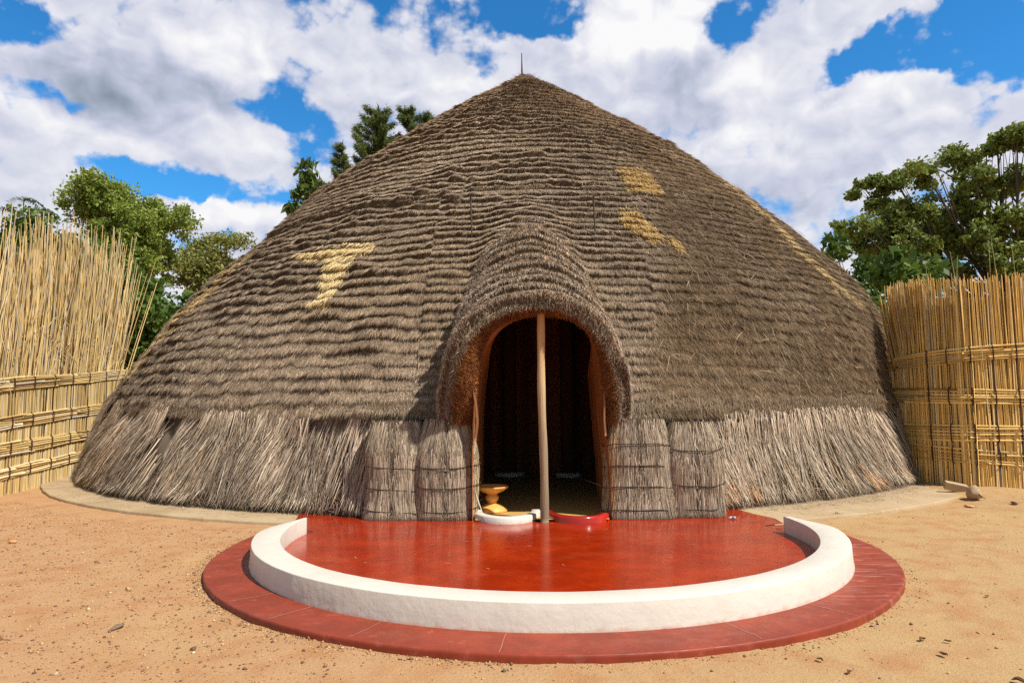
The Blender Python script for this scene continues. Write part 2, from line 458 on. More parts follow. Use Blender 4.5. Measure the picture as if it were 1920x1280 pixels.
# ================================================================== setting: ground, slab
def spaced(lo, hi, fine_lo, fine_hi, step, growth=1.22):
    a = list(np.arange(fine_lo, fine_hi, step))
    s = step; x = fine_lo; left = []
    while x > lo:
        s *= growth; x -= s; left.append(x)
    s = step; x = a[-1]; right = []
    while x < hi:
        s *= growth; x += s; right.append(x)
    return np.array(left[::-1] + a + right)
gx = spaced(-1500, 1500, -9.5, 9.5, 0.045)
gy = spaced(-300, 2500, 2.6, 13.0, 0.045)
GX, GY = np.meshgrid(gx, gy, indexing='ij')
_fr = np.random.default_rng(12)
PRINTS = []
for x0, y0, a, n_ in ((3.9, 4.6, 1.2, 7), (4.8, 7.2, -2.2, 6), (-3.6, 6.3, .6, 6), (2.0, 3.3, .25, 6), (-4.8, 4.4, 1.9, 6)):
    for k in range(n_):
        PRINTS.append((x0 + math.cos(a) * .62 * k - math.sin(a) * .11 * (-1) ** k, y0 + math.sin(a) * .62 * k + math.cos(a) * .11 * (-1) ** k, a + _fr.normal(0, .15)))
def ground_z(x, y):
    x = np.asarray(x, float); y = np.asarray(y, float)
    foot = np.zeros(np.broadcast(x, y).shape)
    for fx, fy, a in PRINTS:
        u = (x - fx) * math.cos(a) + (y - fy) * math.sin(a); v = -(x - fx) * math.sin(a) + (y - fy) * math.cos(a)
        d = np.hypot(u / .135, v / .055)
        foot = foot - .011 * np.exp(-d ** 4) + .004 * np.exp(-((d - 1.35) / .3) ** 2)
    return ground_base(x, y) + foot
def ground_base(x, y):
    near = np.exp(-((np.abs(x) / 14) ** 4)) * np.exp(-(((y - 7) / 12) ** 4))
    rt = sstep(x, 6.1, 7.2) * (1 - sstep(y, 12.5, 15)) * sstep(y, 7.8, 9.2)
    return (-0.05 + near * (0.020 * (fbm(x * 0.9, y * 0.9, 3, 3) - 0.5) + 0.012 * (fbm(x * 5, y * 5, 5, 3) - 0.5)
            + 0.010 * (fbm(x * 16, y * 16, 8, 2) - 0.5)) + 0.07 * rt * (0.6 + 0.8 * fbm(x * 1.6, y * 1.6, 21, 3)))
GZ = ground_z(GX, GY)
g = mesh_np('ground', np.stack([GX, GY, GZ], -1).reshape(-1, 3), grid_faces(len(gx), len(gy))[:, ::-1], M_GROUND, smooth=True)
tag(g, kind='structure')

HUT = np.array([-0.19, 18.05])
def ring_sheet(name, cx, cy, prof_fn, a0, a1, n, mat, parent=None, smooth=True, caps=False):
    """sweep a radial profile (list of (r, z)) around a centre; prof_fn(angle_deg) gives the profile"""
    an = np.linspace(a0, a1, n)
    rows = []
    for a in an:
        pr = np.asarray(prof_fn(a))
        t = R(a)
        rows.append(np.stack([cx + pr[:, 0] * math.cos(t), cy + pr[:, 0] * math.sin(t), pr[:, 1]], -1))
    V = np.stack(rows); nu, nv = V.shape[:2]
    F = [grid_faces(nu, nv)]
    if caps:
        F += [np.array([np.arange(nv)]), np.array([((nu - 1) * nv + np.arange(nv))[::-1]])]
    return mesh_np(name, V.reshape(-1, 3), F, mat, parent, smooth=smooth)
def slab_prof(a):
    r1 = 10.02 + 0.34 * sstep(np.array(a), 255., 290.) + 0.05 * (fbm(np.array(a * 0.35), np.array(0.5), 4, 3) - 0.5)
    e = 0.012 * (fbm(np.array(a * 2.1), np.array(3.5), 14, 3) - 0.5)
    return [(9.1, -0.004), (float(r1) - 0.03, -0.006), (float(r1 + e) - 0.006, -0.012), (float(r1 + e), -0.024), (float(r1 + e) + 0.004, -0.12)]
sl_ = ring_sheet('pavement', HUT[0], HUT[1], slab_prof, 165, 375, 700, M_CONC)
tag(sl_, kind='structure')

# ================================================================== terrace
TC = (0.327, 7.152)
terrace = thing('terrace', 'round red polished terrace with a duller red rim, in front of the hut doorway', 'terrace', (TC[0], TC[1], 0))
# polished floor
fl = []
for a in np.linspace(168, 376, 260):
    fl.append((TC[0] + 2.60 * math.cos(R(a)), TC[1] + 2.60 * math.sin(R(a))))
fl += [(3.10, 8.0), (3.14, 8.35), (3.0, 8.7), (2.9, 9.2), (-2.8, 9.2), (-2.66, 8.5), (-2.5, 7.95)]
mb = MB()
mb.add([(x, y, 0.004) for x, y in fl], [np.array([np.arange(len(fl))])], (1, 1, 1))
mb.build('polished_floor', M_REDFLOOR, terrace)
def apron_prof(a):
    n = fbm(np.array(a * 0.9), np.array(1.5), 31, 3) - 0.5
    chip = 0.0 * sstep(fbm(np.array(a * 1.7), np.array(8.5), 33, 2), np.array(0.72), np.array(0.8))
    fall = 0.05 * (1 - sstep(np.array(a), 176., 205.)) + 0.03 * sstep(np.array(a), 350., 368.)
    r1 = float(3.2 + 0.010 * n - chip - fall)
    return [(2.62, 0.0), (r1 - 0.02, 0.0), (r1 - 0.007, -0.001), (r1 - 0.001, -0.006), (r1, -0.02), (r1 + 0.004, -0.14)]
ring_sheet('outer_rim', TC[0], TC[1], apron_prof, 164, 376, 640, M_REDAPRON, terrace)
# hairline joints of the rim: narrow pale filler lying in the surface
for a, w in ((232.5, 0.006), (222, 0.005), (245.5, 0.004), (262.5, 0.004), (291, 0.004), (307, 0.005)):
    rr = np.linspace(2.86, 3.185, 14)
    for_j = [(TC[0] + r * math.cos(R(a + 0.35 * (vnoise(r * 9, a) - 0.5))), TC[1] + r * math.sin(R(a + 0.35 * (vnoise(r * 9, a) - 0.5))), 0.003) for r in rr]
    p = np.array(for_j); t = np.array([-math.sin(R(a)), math.cos(R(a)), 0]) * w * 0.5
    n_ = len(p)
    V = np.concatenate([p - t, p + t])
    F = np.array([[i, i + 1, n_ + i + 1, n_ + i] for i in range(n_ - 1)])
    mb = MB(); mb.add(V, F, (0.42, 0.2, 0.14))
    mb.build('joint', M_STONE, terrace)

# white kerb wall
def wall_prof(a):
    tl = 1 - sstep(np.array(a), 170.5, 190.); tr = sstep(np.array(a), 350., 366.)
    ro = float(2.825 - 0.19 * tl - 0.19 * tr + 0.006 * (fbm(np.array(a * .3), np.array(2.2), 41, 3) - .5))
    ri = 2.578 + float(0.02 * tl - 0.01 * tr)
    h = 0.1785 + float(0.004 * (fbm(np.array(a * .25), np.array(6.2), 44, 3) - .5))
    fl_ = 0.02
    return [(ri, -0.03), (ri, h - 0.006), (ri + 0.002, h - 0.0015), (ri + 0.006, h), (ro - 0.007, h), (ro - 0.002, h - 0.002), (ro, h - 0.007),
            (ro + 0.006, 0.05), (ro + fl_, -0.03)]
lw = ring_sheet('low_wall', TC[0], TC[1], wall_prof, 171.0, 366.0, 360, M_WHITE, caps=True)
tag(lw, 'low white plastered wall curving around the front of the red terrace', 'low wall')

# ================================================================== the hut
ZS = np.arange(0, 10.41, .4)
RS = np.array([9.532, 9.426, 9.317, 9.197, 9.049, 8.926, 8.785, 8.615, 8.386, 8.077, 7.731, 7.357, 6.973, 6.601, 6.196, 5.782, 5.372, 4.915, 4.431, 3.951, 3.416, 2.873, 2.335, 1.792, 1.235, .615, 0]) - 0.11
RS[-1] = 0.0
CX = np.array([-.192, -.218, -.214, -.206, -.138, -.031, .106, .233, .343, .408, .444, .473, .483, .432, .405, .39, .385, .396, .41, .435, .408, .392, .398, .396, .394, .41, .41])
_z = np.linspace(0, 10.4, 3000)
def _sm(v, k=160):
    p = np.pad(v, k, mode='reflect', reflect_type='odd')
    return np.convolve(p, np.ones(2 * k + 1) / (2 * k + 1), 'valid')
_r = np.interp(_z, ZS, RS); _r = np.where(_z < 10.0, _sm(_r, 110), _r); _r = np.maximum(_r, 0.0)
_c = _sm(np.interp(_z, ZS, CX), 150)
_arc = np.concatenate([[0], np.cumsum(np.hypot(np.diff(_z), np.diff(_r)))])      # arc length from the ground up
HY = 18.05
def hut_r(z): return np.interp(z, _z, _r)
def hut_c(z): return np.interp(z, _z, _c)
def arc_z(s): return np.interp(s, _arc, _z)
def z_arc(z): return np.interp(z, _z, _arc)
def hut_nz(z):
    dr = (hut_r(z + 0.15) - hut_r(z - 0.15)) / 0.3
    k = np.sqrt(1 + dr * dr)
    return 1 / k, -dr / k            # radial and vertical parts of the outward normal
def hut_point(th, z, off=0.0):
    nr, nz = hut_nz(z)
    rr = hut_r(z) + off * nr
    return np.stack([hut_c(z) + rr * np.sin(th), HY - rr * np.cos(th), z + off * nz], -1)
def hut_normal(th, z):
    nr, nz = hut_nz(z)
    return np.stack([nr * np.sin(th), -nr * np.cos(th), nz + 0 * th], -1)
def in_poly(x, y, poly):
    res = np.zeros(np.broadcast(x, y).shape, bool)
    n = len(poly); j = n - 1
    for i in range(n):
        xi, yi = poly[i]; xj, yj = poly[j]
        c = ((yi > y) != (yj > y)) & (x < (xj - xi) * (y - yi) / (yj - yi + 1e-12) + xi)
        res ^= c; j = i
    return res

# door arch (x, z), outer edge of the hood rim and its inner opening, from left foot to right foot
RIM_Y = 8.02
OUT = np.array([(-.90, 1.18), (-.88, 1.51), (-.80, 1.83), (-.67, 2.16), (-.49, 2.39), (-.26, 2.55), (0, 2.63), (.30, 2.67), (.60, 2.64), (.86, 2.53), (1.08, 2.36), (1.24, 2.11), (1.36, 1.82), (1.43, 1.49), (1.45, 1.20)])
OUT = np.stack([.27 + (OUT[:, 0] * .9605 - .27) * .95, 1.37 + (OUT[:, 1] - 1.4) * .9605], -1)
INN = np.array([(-.49, 1.13), (-.47, 1.40), (-.45, 1.64), (-.40, 1.92), (-.35, 2.10), (-.27, 2.26), (-.11, 2.38), (.10, 2.455), (.34, 2.475), (.60, 2.46), (.82, 2.37), (.98, 2.20), (1.05, 1.98), (1.09, 1.65), (1.12, 1.30), (1.13, 1.13)])
INN_Y = 8.32
HOOD_A = R(33)
HE = np.array([0, math.cos(HOOD_A), math.sin(HOOD_A)])
def resample(poly, n):
    poly = np.asarray(poly, float)
    # smooth the polyline a little, then space evenly
    d = np.concatenate([[0], np.cumsum(np.linalg.norm(np.diff(poly, axis=0), axis=1))])
    t = np.linspace(0, d[-1], 400)
    q = np.stack([np.interp(t, d, poly[:, k]) for k in range(poly.shape[1])], -1)
    k = 13
    p = np.pad(q, ((k, k), (0, 0)), mode='reflect', reflect_type='odd')
    q = np.stack([np.convolve(p[:, c], np.ones(2 * k + 1) / (2 * k + 1), 'valid') for c in range(q.shape[1])], -1)
    d = np.concatenate([[0], np.cumsum(np.linalg.norm(np.diff(q, axis=0), axis=1))])
    t = np.linspace(0, d[-1], n)
    return np.stack([np.interp(t, d, q[:, c]) for c in range(q.shape[1])], -1)
OUTR = resample(OUT, 200)
def inside_hood(P, shrink=0.0):
    """points of space covered by the hood's vault"""
    dz = (P[..., 1] - RIM_Y) * math.tan(HOOD_A)
    x = P[..., 0]; z = P[..., 2] - dz
    xo = OUTR[:, 0]; zo = OUTR[:, 1]
    top = np.interp(x, xo, zo, left=-9, right=-9)
    return (z < top - shrink) & (x > xo[0] + shrink) & (x < xo[-1] - shrink) & (P[..., 1] < HY - 2)

hut = thing('thatched_hut', 'huge dome shaped hut of brown grass thatch with an arched dark doorway', 'hut', (-0.19, 18.05, 0))

# ---- patches of fresh straw, in (angle around the hut, height)
FRESH = [
    [(-0.538, 3.764), (-0.525, 3.9), (-0.424, 3.927), (-0.346, 3.932), (-0.343, 3.771), (-0.389, 3.706), (-0.474, 3.678)],
    [(-0.437, 3.706), (-0.389, 3.706), (-0.367, 3.626), (-0.367, 3.333), (-0.356, 3.052), (-0.352, 2.791), (-0.395, 2.831), (-0.38, 2.979), (-0.404, 3.265)],
    [(0.25, 5.581), (0.33, 5.66), (0.347, 5.432), (0.335, 5.067), (0.236, 5.02), (0.25, 5.275)],
    [(0.182, 4.458), (0.22, 4.477), (0.238, 4.25), (0.252, 3.977), (0.229, 3.891), (0.205, 4.008), (0.178, 4.222)],
    [(0.268, 3.986), (0.285, 3.963), (0.291, 3.755), (0.279, 3.811)],
    [(0.775, 6.1), (0.815, 6.1), (0.735, 4.965), (0.672, 4.073), (0.708, 3.398), (0.80, 3.12), (0.78, 3.12), (0.69, 3.398), (0.652, 4.073), (0.71, 4.965)],
    [(-0.90, 1.9), (-0.87, 2.9), (-0.86, 3.77), (-0.84, 4.3), (-0.81, 4.3), (-0.815, 3.77), (-0.83, 2.9), (-0.86, 1.9)]]
LEDGE = np.array([(-0.9, 4.75), (-0.758, 4.843), (-0.616, 4.82), (-0.531, 4.868), (-0.398, 4.818), (-0.295, 4.854), (-0.238, 4.846), (-0.19, 4.69)])
S_TOT = _arc[-1]
def thatch_rows(th, z):
    """row phase position f (0 top of a row .. 1 its hanging lower edge), row depth, tint weights"""
    s = z_arc(z); rr = np.maximum(hut_r(z), 0.3)
    u = th * rr
    big = fbm(u * 0.35, s * 0.55, 51, 3) - 0.5
    med = fbm(u * 1.5, s * 2.2, 55, 3) - 0.5
    # rows get wider apart towards the top, where they are seen from below
    s0 = z_arc(1.25)
    q = (s - s0)
    cnt = np.where(q < 3.0, q / 0.205, 3.0 / 0.205 + (q - 3.0) / 0.205 - 0.0)
    cnt = q / 0.19 - 0.026 * np.maximum(q - 2.5, 0) ** 2 / 0.19
    main = cnt + big * 1.4 + med * 0.55 + 0.4 * (fbm(u * 5.0, s * 1.5, 58, 2) - 0.5)
    xl = th * rr + (hut_c(z) - 0.34)
    fine_zone = sstep(-np.abs(xl - 0.02 * z), -1.66, -1.60) * (1 - sstep(z, 4.9, 5.2))
    fz = q / 0.14 - 0.035 * np.maximum(q - 0.8, 0) ** 2 / 0.14 + big * 0.8 + med * 0.5
    ph = np.where(fine_zone > 0.5, fz, main)
    f = 1 - (ph - np.floor(ph))
    right = sstep(th * rr, 1.6, 2.3) * (1 - sstep(z, 6.0, 7.5) * 0.6)
    patchy = fbm(u * 0.8, s * 0.9, 61, 3)
    amp = (0.034 + 0.062 * sstep(patchy, np.array(0.33), np.array(0.7))) * (1 - 0.50 * right)
    amp = np.where(fine_zone > 0.5, 0.066, amp)
    amp = amp * (0.72 + 0.6 * sstep(fbm(u * 2.4, np.floor(ph) * 3.7, 63, 3), np.array(.28), np.array(.68)))
    amp = amp * np.clip((10.3 - z) / 1.0, 0.1, 1)
    return f, amp, fine_zone, right, np.floor(ph)
EAVE = ([-2.2, -.93, -.6, -.458, -.259, -.06, .2, .385, .565, .9, 2.2], [1.48, 1.49, 1.33, 1.27, 1.23, 1.20, 1.17, 1.26, 1.31, 1.33, 1.33])
def eave_z(th):
    return np.interp((th + math.pi) % (2 * math.pi) - math.pi, EAVE[0], EAVE[1])
def eave_bulge(th, z):
    x = hut_c(z) + hut_r(z) * np.sin(th)
    side = np.maximum(sstep(x, -2.15, -1.75) * (1 - sstep(x, -.62, -.50)), sstep(x, 1.08, 1.22) * (1 - sstep(x, 2.5, 2.9)))
    return ((0.02 + 0.12 * (1 - sstep(np.abs(x - .35), 2.4, 3.9))) * (1 - sstep(z, 1.2, 2.5)) + 0.13 * side * (1 - sstep(z, 1.18, 1.7))) * (np.cos(th) > 0)
def hood_fillet(th, z):
    P = hut_point(th, z)
    t = (P[..., 1] - 8.1) / math.cos(HOOD_A)
    k = np.clip(1 - 0.065 * t, .5, 1)
    xo = 0.27 + (P[..., 0] - 0.27) / k
    xc = np.clip(xo, OUTR[0, 0], OUTR[-1, 0])
    top = np.interp(xc, OUTR[:, 0], OUTR[:, 1]) - 0.05 * t * np.abs(P[..., 0] - .27) + (P[..., 1] - 8.1) * math.tan(HOOD_A)
    d = np.hypot(np.maximum(P[..., 2] - top, 0), 1.2 * np.abs(xo - xc) * k)
    return 0.16 * np.exp(-(d / 0.24) ** 1.2) * sstep(z, 2.1, 2.9) * (1 - sstep(z, 4.5, 4.9)) * (P[..., 1] < 12)
def thatch_off(th, z):
    f, amp, fz, right, row = thatch_rows(th, z)
    saw = np.where(f < 0.84, (f / 0.84) ** 0.55, 1 - sstep(f, 0.84, 0.96))
    rr = np.maximum(hut_r(z), 0.3)
    tuft = fbm(th * rr * 9.0, row * 5.3 + f * 0.8, 71, 2) - 0.5
    d = amp * (saw + 0.85 * tuft * saw) + 0.05 * (fbm(th * rr * 0.5, z * 0.7, 73, 3) - 0.5)
    lz = np.interp(th, LEDGE[:, 0], LEDGE[:, 1], left=0, right=0)
    lz = lz + 0.03 * (fbm(th * 30, z * 0, 77, 2) - .5)
    a = np.where(lz > 1, np.clip((z - lz) / 0.8, 0, 1), 1)
    d = d + np.where((a > 0) & (a < 1), 0.085 * (1 - a) * sstep(a, 0.0, 0.03), 0)
    return d + eave_bulge(th, z) + hood_fillet(th, z)
# ---- roof base surface
th_f = np.linspace(R(-112), R(112), 1120)
th_b = np.linspace(R(112), R(248), 70)[1:-1]
TH = np.concatenate([th_f, th_b])
zz = arc_z(np.linspace(z_arc(1.16), S_TOT - 0.01, 450))
TT, ZZ = np.meshgrid(TH, zz, indexing='ij')
eave_drop = 0.09 * (fbm(TT * 22, 0 * TT, 81, 3) - 0.5)
ZE = ZZ + eave_drop * (1 - sstep(ZZ, 1.16, 1.8))
ZE = ZE + (eave_z(TT) - 1.16) * (1 - sstep(ZZ, 1.16, 2.2))
OFF = thatch_off(TT, ZE)
V = hut_point(TT, ZE, OFF)
nu, nv = TT.shape
# tucked-under lip at the eave
lip = hut_point(TT[:, :1], ZE[:, :1] + 0.05, -0.20)
V = np.concatenate([lip, V], 1); nv += 1
F = grid_faces(nu, nv, True)
Vf = V.reshape(-1, 3)
hole = (Vf[:, 0] > -.62) & (Vf[:, 0] < 1.22) & (Vf[:, 2] < 2.78) & (Vf[:, 1] < 11)
F = F[~hole[F].all(1)]
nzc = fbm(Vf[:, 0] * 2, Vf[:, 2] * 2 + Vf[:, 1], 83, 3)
basecol = np.array([0.105, 0.076, 0.05]) * (0.7 + 0.6 * nzc)[:, None]  # base tone darkened, putting shade of the row gaps into the colour
FRESH_C = np.array([0.72, 0.55, 0.28])
tv_, zv_ = np.concatenate([TT[:, :1], TT], 1).ravel(), np.concatenate([ZE[:, :1], ZE], 1).ravel()
for k_, poly in enumerate(FRESH):
    if k_ < 5: basecol[in_poly(tv_, zv_, poly)] = (FRESH_C if k_ < 2 else np.array([.50, .33, .13])) * 0.7
roof = MB()
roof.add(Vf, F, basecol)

def straw_color(n, kind=0.0, rng=rng):
    """random straw colours; kind 0 grey-brown old, 1 warmer brown"""
    t = rng.beta(1.9, 2.2, n)
    old = np.stack([np.interp(t, [0, .4, .75, 1], c) for c in ([.09, .25, .41, .58], [.067, .187, .308, .455], [.048, .132, .222, .335])], -1)
    warm = np.stack([np.interp(t, [0, .4, .75, 1], c) for c in ([.085, .205, .325, .49], [.058, .137, .222, .35], [.034, .080, .130, .215])], -1)
    k = np.broadcast_to(np.asarray(kind), (n,))[:, None]
    return old * (1 - k) + warm * k
FRESH_C = np.array([0.72, 0.55, 0.28])

# ---- roof blades
NB = 800000
cz = arc_z(np.linspace(z_arc(1.12), S_TOT - 0.03, 300)); ct = np.linspace(R(-106), R(106), 420)
CT, CZ = np.meshgrid(ct, cz, indexing='ij')
Pc = hut_point(CT, CZ)
wgt = np.maximum(hut_r(CZ), .05) / (np.linalg.norm(Pc - np.array([0, 0, 1.4]), axis=-1) ** 1.35)
nrm_c = hut_normal(CT, CZ)
facing = (nrm_c * nrm(np.array([0, 0, 1.4]) - Pc)).sum(-1)
wgt = wgt * np.where(facing > -0.12, 0.35 + 0.65 * np.clip(facing, 0, 1), 0.0)
idx = rng.choice(wgt.size, NB, p=(wgt / wgt.sum()).ravel())
th = CT.ravel()[idx] + (rng.random(NB) - .5) * (ct[1] - ct[0])
z = np.clip(arc_z(z_arc(CZ.ravel()[idx]) + (rng.random(NB) - .5) * (S_TOT / 300)), 1.1, 10.3)
f, amp, fz, right, row = thatch_rows(th, z)
off = thatch_off(th, z) + 0.004
P = hut_point(th, z, off)
keep = (z > eave_z(th) - .05) & ~((P[:, 0] > -.66) & (P[:, 0] < 1.26) & (P[:, 2] < 2.85) & (P[:, 1] < 11))
keep &= ~(((f > 0.88) | (f < 0.04)) & (rng.random(len(f)) < 0.80 * (1 - 0.5 * right)))
th, z, f, amp, fz, right, row, off, P = [a[keep] for a in (th, z, f, amp, fz, right, row, off, P)]
N_ = len(th)
n = hut_normal(th, z)
e_t = np.stack([np.cos(th), np.sin(th), 0 * th], -1)
down = -nrm(np.cross(n, e_t)); down = np.where(down[:, 2:3] > 0, -down, down)
lift = 0.06 + 0.30 * rng.random(N_) + 0.08 * sstep(f, 0.5, 0.9)
lean = rng.normal(0, 0.21, N_) + right * 0.40 * rng.random(N_) + 0.5 * (fbm(th * 30, z * 3.0, 91, 2) - 0.5) + 0.12 * np.sin(th)
d = down + n * lift[:, None] + e_t * lean[:, None]
dist = np.linalg.norm(P - np.array([0, 0, 1.4]), axis=1)
L = (0.045 + 0.07 * rng.random(N_)) * (1 + 0.05 * (dist - 9)) * (1 + 0.10 * right)
w = (0.0042 + 0.0040 * rng.random(N_)) * (dist / 9.0) ** 0.8
warm = np.clip(0.25 + 0.75 * right + 0.35 * sstep(z, 5.5, 8.5) + 1.0 * (fbm(th * 6, z * 0.6, 95, 3) - 0.5), 0, 1)
c = straw_color(N_, warm)
tone = 0.62 + 0.80 * fbm(th * 60, z * 9, 97, 3) + 0.25 * (fbm(th * 5, z * 0.7, 99, 2) - .5)
tone = 0.95 * tone * (1 - 0.20 * right) * (1 + 0.62 * sstep(z, 4.2, 8.0))
c = c * tone[:, None]
jit = rng.normal(0, 1, (2, N_))
fresh = np.zeros(N_, bool)
fcol = np.zeros((N_, 3))
for k_, poly in enumerate(FRESH):
    m_ = in_poly(th + jit[0] * (0.003 + .003 * (k_ > 1)), z + jit[1] * (0.02 + .03 * (k_ > 1)), poly) & (rng.random(N_) < (1, 1, .92, .92, .92, .55, .6)[k_])
    fcol[m_] = FRESH_C if k_ < 2 else (np.array([.56, .37, .145]) if k_ < 5 else np.array([.56, .40, .19]))
    fresh |= m_

fresh &= rng.random(N_) < .90
P[fresh] += n[fresh] * rng.uniform(.0, .035, fresh.sum())[:, None]
L[fresh] *= 1.35
c[fresh] = fcol[fresh] * (0.66 + 0.45 * rng.random(fresh.sum()))[:, None]
w[fresh] *= 1.5
# faint golden blades near the top
gold = (rng.random(N_) < 0.02 + 0.16 * sstep(z, 8.6, 9.8) * (fbm(th * 4, z * 1.2, 101, 2) > 0.5)) & ~fresh
c[gold] = np.array([.34, .215, .095]) * (0.6 + 0.6 * rng.random(gold.sum()))[:, None]
fn = nrm(n + 0.45 * rng.normal(0, 1, (N_, 3)))
blades(roof, P, d, fn, L, w, c)
# longer untidy straws lying over the right half and a few elsewhere
K = 1300
th2 = np.where(rng.random(K) < 0.72, rng.uniform(0.20, 0.95, K), rng.uniform(-0.95, 0.95, K)); z2 = rng.uniform(1.35, 6.5, K)
P2 = hut_point(th2, z2, thatch_off(th2, z2) + 0.075)
kp = ~inside_hood(P2, 0.0); th2, z2, P2 = th2[kp], z2[kp], P2[kp]; K = len(th2)
n2 = hut_normal(th2, z2); et2 = np.stack([np.cos(th2), np.sin(th2), 0 * th2], -1)
dn2 = -nrm(np.cross(n2, et2)); dn2 = np.where(dn2[:, 2:3] > 0, -dn2, dn2)
a2 = rng.normal(0.35, 0.8, K)
d2 = dn2 * np.cos(a2)[:, None] + et2 * np.sin(a2)[:, None] + n2 * rng.uniform(-0.05, 0.22, K)[:, None]
c2 = straw_color(K, 0.3) * 1.05 + 0.02
blades(roof, P2, d2, nrm(n2 + .3 * rng.normal(0, 1, (K, 3))), rng.uniform(0.10, 0.30, K), rng.uniform(.003, .006, K), c2,
       bend=dn2 * rng.uniform(0, .10, K)[:, None])
# hanging fringe along the eave
K = 26000
th3 = rng.uniform(R(-105), R(105), K)
z3 = eave_z(th3) - .01 + 0.09 * (fbm(th3 * 22, 0 * th3, 81, 3) - 0.5) + rng.uniform(-.01, .16, K)
P3 = hut_point(th3, z3, 0.02 + 0.06 * rng.random(K) + eave_bulge(th3, z3))
kp = ~inside_hood(P3, 0.05); th3, z3, P3 = th3[kp], z3[kp], P3[kp]; K = len(th3)
n3 = hut_normal(th3, z3); et3 = np.stack([np.cos(th3), np.sin(th3), 0 * th3], -1)
d3 = np.array([0, 0, -1.0]) + n3 * rng.uniform(.0, .35, K)[:, None] + et3 * rng.normal(0, .22, K)[:, None]
blades(roof, P3, d3, nrm(n3 + .4 * rng.normal(0, 1, (K, 3))), rng.uniform(.05, .10, K), rng.uniform(.004, .008, K), straw_color(K, .3) * 0.85)
# tuft at the very top
K = 2600
a3 = rng.uniform(0, 2 * math.pi, K); z3 = rng.uniform(9.7, 10.32, K)
P3 = hut_point(a3, z3, 0.04)
n3 = hut_normal(a3, z3)
d3 = np.stack([np.sin(a3), -np.cos(a3), -0.6 + 0 * a3], -1) + .4 * rng.normal(0, 1, (K, 3))
blades(roof, P3, d3, nrm(n3 + .5 * rng.normal(0, 1, (K, 3))), rng.uniform(.08, .22, K), rng.uniform(.008, .016, K), straw_color(K, .8) * 1.1)
roof.build('thatch_roof', M_THATCH, hut)

# ---- skirt (the upright straw wall under the eave)
skirt = MB()
TT, ZZ = np.meshgrid(np.concatenate([np.linspace(R(-112), R(112), 900), np.linspace(R(112), R(248), 60)[1:-1]]), np.linspace(-0.01, 1.42, 40), indexing='ij')
ZZ = ZZ + (eave_z(TT) - 1.2) * sstep(ZZ, .3, 1.3)
def skirt_bulge(th, z):
    x = hut_c(z) + hut_r(z) * np.sin(th)
    return 0.13 * (1 - sstep(np.abs(x - .35), 2.0, 3.4)) * (np.cos(th) > 0)
clump = fbm(TT * 9.4 * 3.2, ZZ * 1.1, 111, 3)
OFFS = -0.15 - 0.05 * sstep(ZZ, 0.7, 1.2) + 0.17 * clump + 0.03 * np.sin(ZZ * 2) + skirt_bulge(TT, ZZ)
V = hut_point(TT, ZZ, OFFS)
F = grid_faces(*TT.shape, True); Vf = V.reshape(-1, 3)
def door_gap(P): return (P[..., 0] > -0.53) & (P[..., 0] < 1.20) & (P[..., 1] < 12)
F = F[~door_gap(Vf)[F].all(1)]
skirt.add(Vf, F, np.array([.11, .085, .062]) * (0.6 + 0.8 * clump.reshape(-1))[:, None])  # darker in the recesses between clumps, shade put into the base colour
K = 34000
th4 = rng.uniform(R(-104), R(104), K)
zt = np.where(rng.random(K) < 0.5, rng.uniform(0.95, 1.36, K), rng.uniform(0.25, 1.1, K))
Ls = np.minimum(rng.uniform(0.35, 0.95, K), zt * rng.uniform(0.75, 1.02, K))
zt = zt + (eave_z(th4) - 1.22) * sstep(zt, .3, 1.2)
lean_c = 1.0 * (fbm(th4 * 9.4 * 1.3, 0 * th4 + 2, 113, 3) - 0.5)
ln = rng.normal(0, .13, K) + lean_c + 0.17 * np.sin(th4)
zb = zt - Ls; thb = th4 + ln * Ls / 9.4
cl4 = fbm(th4 * 9.4 * 3.2, zt * 1.1, 111, 3)
P4 = hut_point(th4, zt, -0.12 + 0.15 * cl4 + 0.035 * rng.random(K) + skirt_bulge(th4, zt))
E4 = hut_point(thb, zb, -0.02 + 0.15 * cl4 + 0.07 * rng.random(K) + skirt_bulge(thb, zb))
gapn = fbm(th4 * 9.4 * 2.6 + ln * 2, zt * 0.5, 121, 3)
kp = ~(door_gap(P4) | door_gap(E4)) & (gapn > 0.33 + 0.12 * rng.random(K)); th4, zt, P4, E4, Ls, cl4 = th4[kp], zt[kp], P4[kp], E4[kp], Ls[kp], cl4[kp]; K = len(th4)
n4 = hut_normal(th4, zt)
c4 = straw_color(K, 0.0) * np.array([1.24, 1.28, 1.34])
c4 = c4 * (0.45 + 1.15 * fbm(th4 * 9.4 * 2, zt, 117, 3))[:, None]
rust = (fbm(th4 * 9.4 * 1.1, zt * 1.8, 119, 3) > 0.66) & (zt < 0.95)
c4[rust] *= np.array([1.1, .78, .55])
pale = rng.random(K) < 0.10
c4[pale] = np.array([.60, .52, .39]) * (0.6 + .5 * rng.random(pale.sum()))[:, None]
gold = (rng.random(K) < 0.02); c4[gold] = np.array([.42, .27, .10])
D4 = E4 - P4
blades(skirt, P4, D4, nrm(n4 + .35 * rng.normal(0, 1, (K, 3))), np.linalg.norm(D4, axis=1), rng.uniform(.009, .024, K), c4, bend=n4 * rng.uniform(-.03, .04, K)[:, None])
K = 9000
th6 = rng.uniform(R(-104), R(104), K)
z6 = eave_z(th6) - .09 * (th6 > .2) + 0.10 * (fbm(th6 * 26, th6 * 0, 123, 3) - .45) + rng.uniform(-.10, .06, K)
